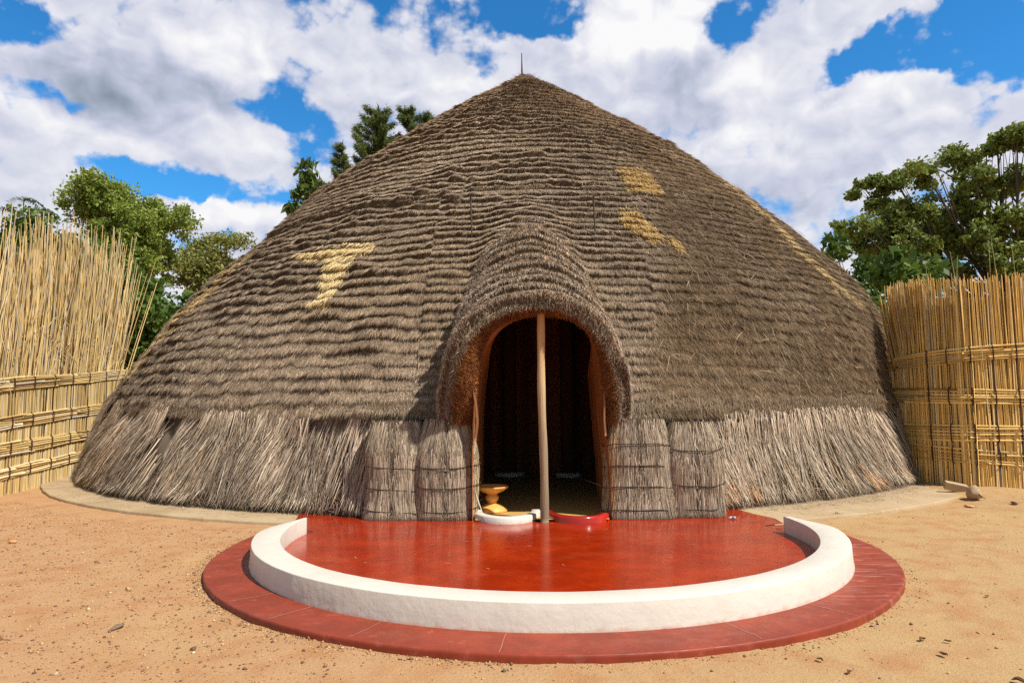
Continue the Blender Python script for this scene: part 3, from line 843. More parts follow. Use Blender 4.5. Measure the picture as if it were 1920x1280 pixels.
L6 = rng.uniform(.18, .55, K); ln6 = rng.normal(0, .12, K) + 0.8 * (fbm(th6 * 9.4 * 1.3, 0 * th6 + 2, 113, 3) - 0.5) + .17 * np.sin(th6)
P6_ = hut_point(th6, z6, 0.05 + eave_bulge(th6, z6) * .8 + .05 * rng.random(K)); E6_ = hut_point(th6 + ln6 * L6 / 9.4, z6 - L6, .06 + skirt_bulge(th6, z6) + .05 * rng.random(K))
kp = ~(door_gap(P6_) | door_gap(E6_)) & ((hut_c(z6) + hut_r(z6) * np.sin(th6) < -1.9) | (hut_c(z6) + hut_r(z6) * np.sin(th6) > 2.6)) & (fbm(th6 * 9.4 * 1.7, th6 * 0 + 5, 127, 2) > .47)
P6_, E6_, th6, z6 = P6_[kp], E6_[kp], th6[kp], z6[kp]; K = len(th6)
c6 = straw_color(K, 0.0) * np.array([1.35, 1.38, 1.42])
pale = rng.random(K) < 0.12; c6[pale] = np.array([.60, .52, .39])
n6_ = hut_normal(th6, z6)
blades(skirt, P6_, E6_ - P6_, nrm(n6_ + .35 * rng.normal(0, 1, (K, 3))), np.linalg.norm(E6_ - P6_, axis=1), rng.uniform(.008, .018, K), c6)
# ragged foot and crossing stalks
K = 7500
th5 = rng.uniform(R(-104), R(104), K); z5 = rng.uniform(0.01, 0.42, K) ** 1.0
P5 = hut_point(th5, z5, rng.uniform(-.02, .09, K) + skirt_bulge(th5, z5)); kp = ~door_gap(P5); th5, z5, P5 = th5[kp], z5[kp], P5[kp]; K = len(th5)
n5 = hut_normal(th5, z5); et5 = np.stack([np.cos(th5), np.sin(th5), 0 * th5], -1)
a5 = rng.normal(0, .75, K)
d5 = np.stack([0 * a5, 0 * a5, -np.cos(a5)], -1) + et5 * np.sin(a5)[:, None] + n5 * rng.uniform(0, .3, K)[:, None]
L5 = np.minimum(rng.uniform(.12, .42, K), z5 + 0.10)
blades(skirt, P5, d5, nrm(n5 + .3 * rng.normal(0, 1, (K, 3))), L5, rng.uniform(.005, .010, K), straw_color(K, .45) * 1.0)
skirt.build('straw_wall', M_THATCH, hut)

# ---- hood over the door
hood = MB()
NU = 220
o2 = resample(OUT, NU)
RIMY = 8.0 + 0.46 * (1 - sstep(o2[:, 1], 0.95, 2.25))
INNY = np.maximum(8.30, RIMY + 0.12)
tan2 = np.gradient(o2, axis=0); nr2 = np.stack([-tan2[:, 1], tan2[:, 0]], -1); nr2 = nrm(nr2)
nr2 = np.where((nr2 * (o2 - np.array([.27, 1.2]))).sum(1, keepdims=True) < 0, -nr2, nr2)
ulen = np.concatenate([[0], np.cumsum(np.linalg.norm(np.diff(o2, axis=0), axis=1))])
tv = np.arange(0, 3.7, 0.02)
def hood_off(ul, t):
    wob = fbm(ul * 0.9, t * 0.6, 131, 3) - 0.5
    ph = t / 0.26 + 0.9 * wob + 0.35 * (fbm(ul * 3, t * 2, 133, 2) - .5)
    f = 1 - (ph - np.floor(ph))
    saw = np.where(f < 0.86, (f / 0.86) ** 0.45, 1 - sstep(f, 0.86, 0.97))
    tuft = fbm(ul * 9, np.floor(ph) * 4.1 + f, 137, 2) - .5
    a = 0.125 * (0.65 + 0.7 * fbm(ul * 2.2, np.floor(ph) * 2.3, 139, 2))
    return 0.07 * (fbm(ul * 1.3, t * 1.1, 149, 3) - .5) * np.clip(t / .4, 0, 1) + a * (saw + 0.3 * tuft * saw) * np.clip(t / 0.05, 0, 1) ** .5 - 0.05 * (1 - np.clip(t / 0.09, 0, 1)) ** 2, f
UL, TV = np.meshgrid(ulen, tv, indexing='ij')
HO, HF = hood_off(UL, TV)
def hood_point(i, t, off):
    """i = float index along the arch"""
    x = np.interp(i, np.arange(NU), o2[:, 0]); zc = np.interp(i, np.arange(NU), o2[:, 1])
    nx = np.interp(i, np.arange(NU), nr2[:, 0]); nz_ = np.interp(i, np.arange(NU), nr2[:, 1])
    # the arch narrows a little as it climbs
    k = 1 - 0.065 * t
    x = 0.27 + (x - 0.27) * k
    zc = zc - 0.05 * t * np.abs(x - 0.27)
    nn = nrm(np.stack([nx, 0 * nx - math.sin(HOOD_A) * np.clip(nz_, 0, 1), nz_ * math.cos(HOOD_A)], -1))
    return np.stack([x, np.interp(i, np.arange(NU), RIMY) + t * HE[1], zc + t * HE[2]], -1) + nn * off[..., None], nn
II = np.broadcast_to(np.arange(NU)[:, None].astype(float), UL.shape)
V, _ = hood_point(II, TV, HO)
# rim face: from the outer lip back to the inner opening
inn = resample(INN, NU)
rows = []
NRIM = 9
for k in range(1, NRIM + 1):
    a = k / NRIM
    bulge = 0.045 * math.sin(a * math.pi)
    p = np.stack([o2[:, 0] * (1 - a) + inn[:, 0] * a, RIMY * (1 - a) + INNY * a - bulge, o2[:, 1] * (1 - a) + inn[:, 1] * a], -1)
    p[:, 1] -= 0.05 * (fbm(ulen * 7, ulen * 0 + k * 0.7, 141, 3) - 0.5)
    rows.append(p)
rim = np.stack(rows[::-1], 1)
Vall = np.concatenate([rim, V], 1)
colh = np.concatenate([np.tile(np.array([.16, .072, .032]), (NU, NRIM, 1)), np.tile(np.array([.105, .076, .05]), V.shape[:2] + (1,))], 1)  # rim face holds red bounce light, vault base the gap shade, in colour
colh = colh * (0.7 + 0.6 * fbm(Vall[..., 0] * 9, Vall[..., 2] * 9 + Vall[..., 1] * 5, 143, 2))[..., None]
hood.add(Vall.reshape(-1, 3), grid_faces(NU, Vall.shape[1]), colh.reshape(-1, 3))
# underside closing strips at the two feet
K = 120000
ii = rng.uniform(0, NU - 1, K); tt = rng.uniform(0, 1, K) * 3.5
ho, hf = hood_off(np.interp(ii, np.arange(NU), ulen), tt)
P6, n6 = hood_point(ii, tt, ho)
rad = np.hypot(P6[:, 0] - hut_c(P6[:, 2]), HY - P6[:, 1])
kp = (rad > hut_r(np.clip(P6[:, 2], 0, 10.3)) - 0.05) & ~(((hf > .84) | (hf < .06)) & (rng.random(K) < .95))
ii, tt, hf, P6, n6 = ii[kp], tt[kp], hf[kp], P6[kp], n6[kp]; K = len(ii)
d6 = -HE[None] + n6 * (0.10 + .65 * rng.random(K) + .35 * sstep(hf, .5, .9))[:, None] + rng.normal(0, .26, (K, 3)) - np.array([0, 0, .25]) * (1 - np.clip(n6[:, 2:3], 0, 1))
c6 = straw_color(K, 0.0) * np.array([1.6, 1.66, 1.75]) * (0.45 + 1.35 * fbm(ii * .35, tt * 9, 145, 3))[:, None]
blades(hood, P6, d6, nrm(n6 + .45 * rng.normal(0, 1, (K, 3))), rng.uniform(.04, .10, K), rng.uniform(.006, .013, K), c6)
K = 200000
ii = rng.uniform(0, NU - 1, K); tt = rng.uniform(.05, 3.5, K)
ho, hf = hood_off(np.interp(ii, np.arange(NU), ulen), tt)
P6, n6 = hood_point(ii, tt, ho + .008)
rad = np.hypot(P6[:, 0] - hut_c(P6[:, 2]), HY - P6[:, 1])
kp = (rad > hut_r(np.clip(P6[:, 2], 0, 10.3)) - 0.05) & (hf > .58) & (hf < .87)
ii, tt, hf, P6, n6 = ii[kp], tt[kp], hf[kp], P6[kp], n6[kp]; K = len(ii)
d6 = -HE[None] * .75 + np.array([0, 0, -.55]) + n6 * rng.uniform(-.1, .45, K)[:, None] + rng.normal(0, .2, (K, 3))
c6 = straw_color(K, 0.0) * np.array([1.35, 1.4, 1.48]) * (0.6 + 0.9 * fbm(ii * .3, tt * 7, 146, 3))[:, None]
blades(hood, P6, d6, nrm(np.array([0, -1, .6]) + n6 + .35 * rng.normal(0, 1, (K, 3))), rng.uniform(.045, .10, K), rng.uniform(.005, .010, K), c6)
K = 12000
ii = rng.uniform(0, NU - 1, K); tt = rng.uniform(-.01, .16, K)
P6, n6 = hood_point(ii, np.maximum(tt, 0), hood_off(np.interp(ii, np.arange(NU), ulen), np.maximum(tt, 0))[0] + .012)
d6 = -HE[None] * .75 + n6 * rng.uniform(-.75, .35, K)[:, None] + rng.normal(0, .25, (K, 3)) + np.array([0, 0, -.2])
blades(hood, P6, d6, nrm(n6 + np.array([0, -.7, 0]) + .45 * rng.normal(0, 1, (K, 3))), rng.uniform(.05, .10, K), rng.uniform(.004, .0075, K), straw_color(K, .1) * 1.3 * (0.6 + .8 * fbm(ii * .3, tt * 4, 145, 3))[:, None])
hood.build('porch_hood', M_THATCH, hut)
# cut straw ends around the opening, red bounce light mixed into their orange colour
fr = MB()
K = 26000
ii = rng.uniform(0, NU - 1, K); aa = rng.uniform(0.04, 1.0, K)
ar = np.arange(NU)
ox, oz = np.interp(ii, ar, o2[:, 0]), np.interp(ii, ar, o2[:, 1]); ix, iz = np.interp(ii, ar, inn[:, 0]), np.interp(ii, ar, inn[:, 1])
P7 = np.stack([ox * (1 - aa) + ix * aa, np.interp(ii, ar, RIMY) * (1 - aa) + np.interp(ii, ar, INNY) * aa - 0.045 * np.sin(aa * np.pi), oz * (1 - aa) + iz * aa], -1)
inw = nrm(np.stack([ix - ox, 0 * ix, iz - oz], -1))
d7 = np.array([0, -0.75, -0.35]) + inw * (0.5 + .5 * rng.random(K))[:, None] + rng.normal(0, .38, (K, 3))
t7 = rng.beta(1.5, 2.2, K)
c7 = np.stack([.10 + .52 * t7, .040 + .215 * t7, .014 + .075 * t7], -1) * (0.65 + 0.7 * fbm(ii * .15, aa * 3, 147, 3))[:, None]
gy_ = aa < 0.12
c7[gy_] = straw_color(gy_.sum(), .3)
blades(fr, P7, d7, nrm(np.array([0, -1, 0]) + .6 * rng.normal(0, 1, (K, 3))), rng.uniform(.03, .075, K), rng.uniform(.005, .010, K), c7)
fr.build('hood_fringe', M_THATCH, hut)

# ---- doorway lining
lin = MB()
prof = np.array([(-.49, -.02), (-.49, .6), (-.485, 1.13), (-.47, 1.40), (-.45, 1.64), (-.40, 1.92), (-.35, 2.10), (-.27, 2.26), (-.11, 2.385), (.10, 2.46), (.34, 2.48), (.60, 2.465), (.82, 2.37), (.98, 2.20), (1.05, 1.98), (1.09, 1.65), (1.12, 1.13), (1.165, .6), (1.18, -.02)])
pr = resample(prof, 150)
ys = np.concatenate([np.linspace(8.30, 9.75, 60)])
topness = sstep(pr[:, 1], 1.75, 2.25)
slat = 0.003 * np.abs(np.sin(ys * math.pi / 0.05)) 
Vl = np.stack([np.stack([pr[:, 0] + np.sign(0.3 - pr[:, 0]) * (slat[k] + 0.05 * (ys[k] - 8.3) * (pr[:, 0] < 0.3)), 8.30 + (ys[k] - 8.30) * (1 - 0.97 * topness), pr[:, 1]], -1) for k in range(60)], 1)
cc = np.array([.36, .135, .045]) * (0.6 + 0.75 * vnoise(np.arange(60) * 0.7, np.zeros(60), 151))[None, :, None] * np.ones((150, 60, 1))
cc = cc * (0.75 + 0.5 * fbm(Vl[..., 1] * 20, Vl[..., 2] * 2, 153, 3))[..., None]
lin.add(Vl.reshape(-1, 3), grid_faces(150, 60), cc.reshape(-1, 3))
lin.build('door_lining', M_REED, hut)
for pts in ([(-.30, 2.22), (-.40, 2.08), (-.46, 1.93), (-.485, 1.75), (-.475, 1.55), (-.445, 1.35), (-.43, 1.16), (-.46, .95)],
            [(.98, 2.22), (1.06, 2.06), (1.105, 1.85), (1.115, 1.6), (1.11, 1.38), (1.10, 1.2), (1.115, 1.0)]):
    h = MB()
    q = resample(np.array(pts), 26)
    for dy, rr_ in ((0, .013), (0.03, .011)):
        tube(h, np.stack([q[:, 0] + dy * .4, np.full(26, 8.29 + dy), q[:, 1]], -1), rr_, (.22, .10, .04), 6)
    h.build('bent_hoop', M_REED, hut)
# dark panels of reed beside the opening at the jambs (close the gap between lining and straw wall)
for sx_, x0, x1 in ((-1, -.95, -.47), (1, 1.15, 1.42)):
    j = MB()
    xs = np.linspace(x0, x1, 26); zs_ = np.linspace(0, 1.22, 14)
    XX, ZJ = np.meshgrid(xs, zs_, indexing='ij')
    YY = 8.62 + 0.012 * np.abs(np.sin(XX * math.pi / .04))
    j.add(np.stack([XX, YY, ZJ], -1).reshape(-1, 3), grid_faces(26, 14), (.2, .12, .06))
    j.build('jamb_panel', M_REED, hut)

# ---- upright bundles of straw tied with cord beside the door
def bundle(xc, y_front, halfw, ztop, cords, pale_side=0, seed=0):
    rg = np.random.default_rng(seed)
    m = MB()
    na, nz_ = 40, 46
    A = np.linspace(-math.pi * .62, math.pi * .62, na); Zb = np.linspace(0.006, ztop, nz_)
    AA, ZB = np.meshgrid(A, Zb, indexing='ij')
    def rad_at(a, zb):
        pinch = np.zeros_like(zb)
        for zc in cords: pinch = pinch + np.exp(-((zb - zc) / 0.035) ** 2)
        cs = [0.0] + sorted(cords) + [ztop]
        tier = np.zeros_like(zb)
        for za, zc in zip(cs[:-1], cs[1:]):
            q = (zb - za) / (zc - za); tier = tier + np.where((q >= 0) & (q < 1), 1 - np.clip(q, 0, 1), 0)
        belly = 1 + 0.05 * np.sin(zb * 5.0 + seed)
        flare = 0.10 * np.exp(-zb / 0.10) * 0.4
        tp = 1 - 0.22 * sstep(zb, ztop - .45, ztop)
        return (belly + flare - 0.10 * pinch + 0.02 * tier + 0.05 * (fbm(a * 5, zb * 3, seed + 5, 2) - .5)) * tp
    def pt(a, zb, extra=0.0):
        rr = rad_at(a, zb) + extra
        # superellipse section, flattish front
        sx = np.sign(np.sin(a)) * np.abs(np.sin(a)) ** 0.65
        sy = np.sign(np.cos(a)) * np.abs(np.cos(a)) ** 0.6
        return np.stack([xc + halfw * sx * rr, y_front + 0.26 - 0.26 * sy * rr + 0.05 * zb, zb], -1)
    Vb = pt(AA, ZB)
    m.add(Vb.reshape(-1, 3), grid_faces(na, nz_), np.array([.09, .068, .05]))
    Kb = 5200
    a = rg.uniform(A[0], A[-1], Kb); zt_ = rg.uniform(0.10, ztop, Kb)
    Lb = np.minimum(rg.uniform(.10, .36, Kb), zt_ - 0.004)
    lo = zt_ - Lb
    P_ = pt(a, zt_, 0.012); E_ = pt(a + rg.normal(0, .03, Kb), lo, 0.03 + 0.03 * rg.random(Kb))
    nn = nrm(np.stack([np.sin(a), -np.cos(a), 0 * a], -1))
    c_ = straw_color(Kb, .0, rg) * np.array([1.28, 1.38, 1.40]) + np.array([.03, .026, .02])
    c_ *= (0.7 + .6 * fbm(a * 6, zt_ * 4, seed + 9, 3))[:, None]
    if pale_side:
        pm = (a * pale_side > 0.55) & (rg.random(Kb) < .75)
        c_[pm] = np.array([.55, .44, .28]) * (.6 + .55 * rg.random(pm.sum()))[:, None]
    D_ = E_ - P_
    blades(m, P_, D_, nrm(nn + .4 * rg.normal(0, 1, (Kb, 3))), np.linalg.norm(D_, axis=1), rg.uniform(.006, .012, Kb), c_)
    # stubby foot fringe
    Kf = 700
    a = rg.uniform(A[0], A[-1], Kf)
    P_ = pt(a, np.full(Kf, .09), 0.03); dd = np.stack([np.sin(a) * .5, -np.cos(a) * .5, -1 + 0 * a], -1) + .25 * rg.normal(0, 1, (Kf, 3))
    blades(m, P_, dd, nrm(np.stack([np.sin(a), -np.cos(a), 0 * a], -1)), rg.uniform(.05, .085, Kf), rg.uniform(.006, .012, Kf), straw_color(Kf, .5, rg))
    ob = m.build('straw_bundle', M_THATCH, hut)
    for zc in cords:
        k = MB()
        aa_ = np.linspace(A[0], A[-1], 40)
        p = pt(aa_, zc + 0.02 * np.sin(aa_ * 2 + seed) + 0.02 * (fbm(aa_ * 3, aa_ * 0, seed, 2) - .5), 0.135)
        tube(k, p, 0.005, (.05, .035, .025), 5)
        k.build('binding_cord', M_CORD, ob)
bundle(-1.46, 8.38, .365, 1.20, (0.62, 0.36, 0.10), 0, 3)
bundle(-0.82, 8.33, .37, 1.22, (0.64, 0.40, 0.12), 1, 5)
bundle(1.55, 8.33, .41, 1.20, (0.88, 0.62, 0.37, 0.10), -1, 8)
bundle(2.24, 8.39, .36, 1.16, (0.82, 0.40, 0.12), 0, 11)

# ---- door post
pm = MB()
zz_ = np.linspace(-0.01, 2.56, 40)
px_ = 0.37 - 0.010 * zz_ + 0.006 * np.sin(zz_ * 3.1)
cpost = np.stack([np.interp(zz_, [0, 1.0, 1.7, 2.2, 2.6], c) for c in ([.23, .32, .54, .54, .40], [.175, .235, .38, .33, .19], [.115, .145, .205, .145, .075])], -1)  # sunlit upper band and reddish shade at the top put into the colour
tube(pm, np.stack([px_, np.full(40, 8.20), zz_], -1), 0.050 - 0.004 * zz_ / 2.5 + 0.002 * np.sin(zz_ * 9), cpost, 20)
pm.build('door_post', M_WOOD, hut, smooth=True)
# ---- finial and the two thin rods standing out of the roof
s_ = MB(); zf = np.linspace(9.9, 10.98, 10)
tube(s_, np.stack([0.33 + 0 * zf - .01 * (zf - 10), 18.0 + 0 * zf, zf], -1), np.interp(zf, [9.9, 10.98], [.042, .010]), (.10, .085, .07), 8)
s_.build('roof_spire', M_WOOD, hut, smooth=True)
for th_, z_, hgt in ((-0.138, 4.0, .56), (0.112, 3.98, .56)):
    k = MB(); p = hut_point(np.array(th_), np.array(z_), 0.09)
    zr = np.linspace(-0.15, hgt, 8)
    tube(k, np.stack([p[0] - .03 * zr, p[1] - 0.02 + 0 * zr, p[2] + zr], -1), 0.015, (.07, .052, .04), 6)
    k.build('roof_rod', M_WOOD, hut, smooth=True)
# ---- interior
it = MB()
it.add([(-.45, 8.22, .03), (1.14, 8.22, .03), (1.14, 9.2, .03), (3.2, 9.6, .03), (4.2, 14.2, .03), (-3.5, 14.2, .03), (-2.6, 9.6, .03), (-.45, 9.2, .03)], np.array([[0, 1, 2, 3, 4, 5, 6, 7]]), (.50, .31, .10))
it.build('matted_floor', M_REED, hut)
it = MB()
xs = np.linspace(-4.0, 4.6, 260)
V = np.stack([np.stack([xs, 13.9 + 0.05 * np.abs(np.sin(xs * math.pi / .14)) + 0.05 * np.sin(xs * 2.3), np.full(260, zz0)], -1) for zz0 in (0.0, 4.2)], 1)
cst = np.array([.30, .11, .06]) * (0.35 + 1.1 * vnoise(xs * 4, xs * 0, 171))[:, None]
it.add(V.reshape(-1, 3), grid_faces(260, 2), np.repeat(cst, 2, 0))
it.build('inner_partition', M_CLOTH, hut)
for px0, py0, pr0 in ((-0.06, 13.2, .29), (1.04, 13.0, .25)):
    k = MB()
    tube(k, [(px0, py0, 0.03), (px0, py0, 2.0), (px0, py0, 4.5)], .13, (.12, .05, .03), 16)
    col_ = k.build('inner_column', M_CLOTH, hut, smooth=True)
    k = MB(); lathe(k, [(.131, .10), (pr0 - .03, .10), (pr0, .08), (pr0, .03)], (.7, .68, .62), (px0, py0, 0), 32)
    k.build('column_base', M_STONE, col_)

# ================================================================== threshold kerbs
def kerb(name, cx, cy, rx, ry, a0, a1, wdt, h, mat, label):
    an = np.linspace(a0, a1, 60)
    rows = []
    for a in an:
        t = R(a); dx, dy = math.cos(t), math.sin(t)
        e_ = [(-wdt / 2, -.01), (-wdt / 2, h - .012), (-wdt / 2 + .012, h), (wdt / 2 - .012, h), (wdt / 2, h - .012), (wdt / 2 + .004, -.01)]
        rows.append([(cx + (rx + o) * dx, cy + (ry + o) * dy, z0) for o, z0 in e_])
    V = np.array(rows); nu, nv = V.shape[:2]
    F = [grid_faces(nu, nv), np.array([np.arange(nv)]), np.array([((nu - 1) * nv + np.arange(nv))[::-1]])]
    o = mesh_np(name, V.reshape(-1, 3), F, mat, None, smooth=True)
    return tag(o, label, 'door kerb', 'curved kerbs at the doorway')
kerb('threshold_kerb', -0.08, 8.62, .36, .52, 176, 364, .11, .085, M_WHITE, 'white curved threshold kerb on the left of the door post')
kerb('threshold_kerb', 0.79, 8.62, .36, .54, 184, 372, .10, .085, M_REDKERB, 'glossy red curved threshold kerb on the right of the door post')

# ================================================================== wooden pedestal bowl
ped = thing('pedestal_bowl', 'small ochre carved wooden pedestal bowl standing just inside the doorway', 'pedestal bowl', (-0.27, 8.86, 0.032))
k = MB(); lathe(k, [(0, .0), (.195, .0), (.20, .012), (.19, .03), (.15, .062), (.10, .086), (.062, .10), (.058, .115)], (1, 1, 1), (-0.27, 8.86, .032), 48)
k.build('foot', M_CLAY, ped, smooth=True)
k = MB(); lathe(k, [(.058, .115), (.075, .135), (.088, .16), (.088, .185), (.07, .205), (.062, .215)], (1, 1, 1), (-0.27, 8.86, .032), 48)
k.build('stem', M_CLAY, ped, smooth=True)
k = MB(); lathe(k, [(.062, .215), (.10, .235), (.16, .262), (.205, .295), (.212, .312), (.205, .32), (.19, .312), (.12, .288), (.05, .279), (0, .278)], (1, 1, 1), (-0.27, 8.86, .032), 48)
k.build('dish', M_CLAY, ped, smooth=True)
k = MB()
tube(k, [(-.50, 8.44, .50), (-.44, 8.42, .27), (-.365, 8.39, .06)], .006, (.62, .56, .46), 5)
tag(k.build('thin_stick', M_WOOD), 'thin pale stick leaning on the straw bundle beside the pedestal bowl', 'stick')

# ================================================================== fences
def reed(mb, base, top, r, col, bendv=None, nodes=True, sides=5):
    base = np.array(base); top = np.array(top)
    Ln = np.linalg.norm(top - base)
    ns = max(4, int(Ln / .16)) if nodes else 6
    t = np.linspace(0, 1, ns)
    p = base[None] * (1 - t[:, None]) + top[None] * t[:, None]
    if bendv is not None: p = p + np.asarray(bendv)[None] * (t * t)[:, None]
    rad = r * (1 - 0.6 * t)
    rad = rad * (1 + 0.16 * (np.arange(ns) % 2 == 0))
    c = np.tile(np.array(col)[None], (ns, 1)) * (0.8 + 0.34 * rng.random((ns, 1)))
    tube(mb, p, rad, c, sides, cap=False)
golden = False
def reed_col(dark=0.0):
    t = rng.random()
    c = np.array([.70, .52, .24]) * (1 - t) + np.array([.50, .33, .12]) * t
    c = c * (0.72 + .42 * rng.random())
    if rng.random() < .06: c = np.array([.26, .16, .07]) * (0.7 + .5 * rng.random())
    if rng.random() < .10: c = np.array([.68, .55, .34])
    if rng.random() < .09: c = np.array([.46, .40, .31]) * (0.7 + .5 * rng.random())
    return c * (1 - dark) * (np.array([1.0, .90, .68]) if golden else 1.0)
def path_at(path, s):
    path = np.asarray(path, float)
    d = np.concatenate([[0], np.cumsum(np.linalg.norm(np.diff(path, axis=0), axis=1))])
    return np.stack([np.interp(s, d, path[:, 0]), np.interp(s, d, path[:, 1])], -1), d[-1]
def cane_bundle(path, s0, s1, z_fn, ncanes, half, offset, spread, colfn):
    """horizontal bundle of thin canes following the fence"""
    m = MB()
    for k in range(ncanes):
        a = s0; dz = -half + 2 * half * (k + .5) / ncanes
        while a < s1 - .1:
            ln = rng.uniform(1.6, 3.2); b = min(a + ln, s1)
            ss = np.linspace(a, b, max(4, int((b - a) / .22)))
            p, _ = path_at(path, ss)
            tdir = nrm(np.gradient(p, axis=0)); side = np.stack([tdir[:, 1], -tdir[:, 0]], -1) * offset[0]
            sl_z = rng.normal(0, .008)
            zv = z_fn(ss) + dz + sl_z * np.linspace(-1, 1, len(ss)) + .004 * np.sin(ss * 3 + k) 
            q = np.concatenate([p + side * (offset[1] + spread * rng.random()), zv[:, None]], 1)
            tube(m, q, rng.uniform(.014, .020), colfn() * 1.2, 6)
            a = b + rng.uniform(-.25, .05)
    return m
def fence(path, label, cat, toward, top_fn, rails, lash_s, reed_dark, name='reed_fence', spacing=.018):
    p0, Ltot = path_at(path, 0.0)
    f = thing(name, label, cat, (float(path[0][0]), float(path[0][1]), 0))
    # dense upright reeds: two layers
    m = MB()
    for layer in range(2):
        s = 0.0
        while s < Ltot:
            p, _ = path_at(path, s + rng.normal(0, .006)); p2, _ = path_at(path, min(s + .05, Ltot)); 
            t = p2 - p; t = t / (np.linalg.norm(t) + 1e-9); sd = np.array([t[1], -t[0]]) * toward
            off = sd * (.02 - .045 * layer + rng.normal(0, .006))
            zt = top_fn(s) + rng.normal(0, .05)
            gz = float(ground_z(np.array(p[0]), np.array(p[1])))
            ln = rng.normal(0, .035)
            reed(m, (p[0] + off[0], p[1] + off[1], gz - .03), (p[0] + off[0] + t[0] * ln, p[1] + off[1] + t[1] * ln, zt), rng.uniform(.008, .0135), reed_col(reed_dark))
            s += spacing * rng.uniform(.7, 1.25)
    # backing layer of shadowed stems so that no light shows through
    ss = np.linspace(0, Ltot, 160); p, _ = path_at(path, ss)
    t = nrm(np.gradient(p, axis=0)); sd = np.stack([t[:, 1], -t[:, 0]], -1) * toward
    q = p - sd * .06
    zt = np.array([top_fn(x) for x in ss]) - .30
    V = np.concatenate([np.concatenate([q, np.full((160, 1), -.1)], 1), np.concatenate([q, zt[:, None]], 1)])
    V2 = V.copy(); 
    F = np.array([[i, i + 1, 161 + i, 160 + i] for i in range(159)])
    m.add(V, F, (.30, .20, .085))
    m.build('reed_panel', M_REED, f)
    for zf, half, nc in rails:
        rm = cane_bundle(path, 0, Ltot, zf, nc, half, (toward, .022), .02, lambda: reed_col(.05) * 1.02)
        ro = rm.build('rail', M_REED, f)
        for sx in lash_s:
            k = MB()
            p, _ = path_at(path, sx); p2, _ = path_at(path, sx + .05); t = nrm(p2 - p); sd = np.array([t[1], -t[0]]) * toward
            zc = float(zf(np.array(sx)))
            pts = [(p[0] + sd[0] * o, p[1] + sd[1] * o, zc + dz) for o, dz in ((.02, -half - .015), (.066, -half * .8), (.072, 0), (.066, half * .8), (.02, half + .015))]
            tube(k, pts, .010, (.06, .028, .018), 5)
            k.build('lashing', M_CORD, ro)
    # dark poles showing between the rails where the ties run
    for sx in lash_s:
        k = MB(); p, _ = path_at(path, sx + .01); p2, _ = path_at(path, sx + .06); t = nrm(p2 - p); sd = np.array([t[1], -t[0]]) * toward
        tube(k, [(p[0] + sd[0] * .034, p[1] + sd[1] * .034, .0), (p[0] + sd[0] * .034, p[1] + sd[1] * .034, 1.0), (p[0] + sd[0] * .034, p[1] + sd[1] * .034, float(rails[0][0](np.array(sx))))], .006, (.055, .03, .018), 6)
        k.build('pole', M_REED, f)
    return f
# --- left fence
LP = [(-7.7, 9.2), (-8.31, 11.23), (-8.95, 13.95), (-9.55, 16.5), (-9.9, 19.0)]
lz = lambda a, b: (lambda s: a + (b - a) * np.clip((np.asarray(s) - 2.1) / 4.2, -.5, 2))
Lrails = [(lz(1.76, 2.06), .11, 7), (lz(1.13, 1.33), .11, 6), (lz(.71, .80), .11, 6), (lz(.31, .38), .10, 6)]
fl_top = lambda s: 1.84 + (.22) * np.clip((s - 2.1) / 4.2, -.5, 1.3)
lf = fence(LP, 'tall pale reed fence with loose unlashed reed tops on the left of the hut', 'reed fence', 1, fl_top, Lrails, (1.5, 2.25, 3.0, 3.85, 4.7, 5.6, 6.6), 0.0)
tl = MB()
for k in range(900):
    s = rng.uniform(0.2, 7.4); p, _ = path_at(LP, s)
    h = (2.3 + 1.8 * rng.beta(2.2, 1.8)) * (0.90 + 0.10 * min(s / 2.5, 1)) * (1 + .052 * s) if rng.random() < .8 else rng.uniform(3.7, 4.4) * (1 + .045 * s)
    edge = max(0, s - 6.0)
    lx = rng.normal(0, .07) ; ly = rng.normal(0, .15) + .9 * edge * rng.random()
    reed(tl, (p[0] - .08 - abs(rng.normal(0, .07)), p[1] + rng.normal(0, .05), 0), (p[0] - .12 + lx, p[1] + ly, h), rng.uniform(.009, .016), reed_col(-.05), (rng.normal(0, .12), rng.normal(0, .12), 0))
    if rng.random() < .22:          # a dry leaf blade hanging on the stem
        b = np.array([p[0] + lx * .6, p[1] + ly * .6, h * .62]); dv = np.array([rng.normal(0, .12), rng.normal(0, .1), -rng.uniform(.15, .4)])
        blades(tl, b[None], dv[None], np.array([[0, -1., 0]]), np.array([np.linalg.norm(dv)]), np.array([.018]), np.array([[.55, .42, .22]]))
tl.build('loose_reeds', M_REED, lf)
for s, dx, dy, h, bx in ((4.4, .0, .5, 5.0, .1), (3.2, -.1, -.9, 4.5, 0), (6.6, .1, 1.9, 5.2, .1), (7.0, .15, 1.5, 4.4, .1), (5.9, .0, 1.0, 5.3, .1), (2.4, 0, .1, 4.2, 0),
                         (7.2, .1, 1.7, 4.7, .1), (7.4, .3, 1.1, 3.4, .5), (5.0, 0, .7, 5.0, .1), (6.2, .05, 1.3, 5.0, 0), (3.6, 0, .3, 4.4, 0)):
    k = MB(); p, _ = path_at(LP, s)
    reed(k, (p[0] - .12, p[1] - .05, .0), (p[0] - .12 + dx, p[1] + dy, h), .015, reed_col(-.1), (bx, 0, -.05))
    k.build('stray_reed', M_REED, lf)
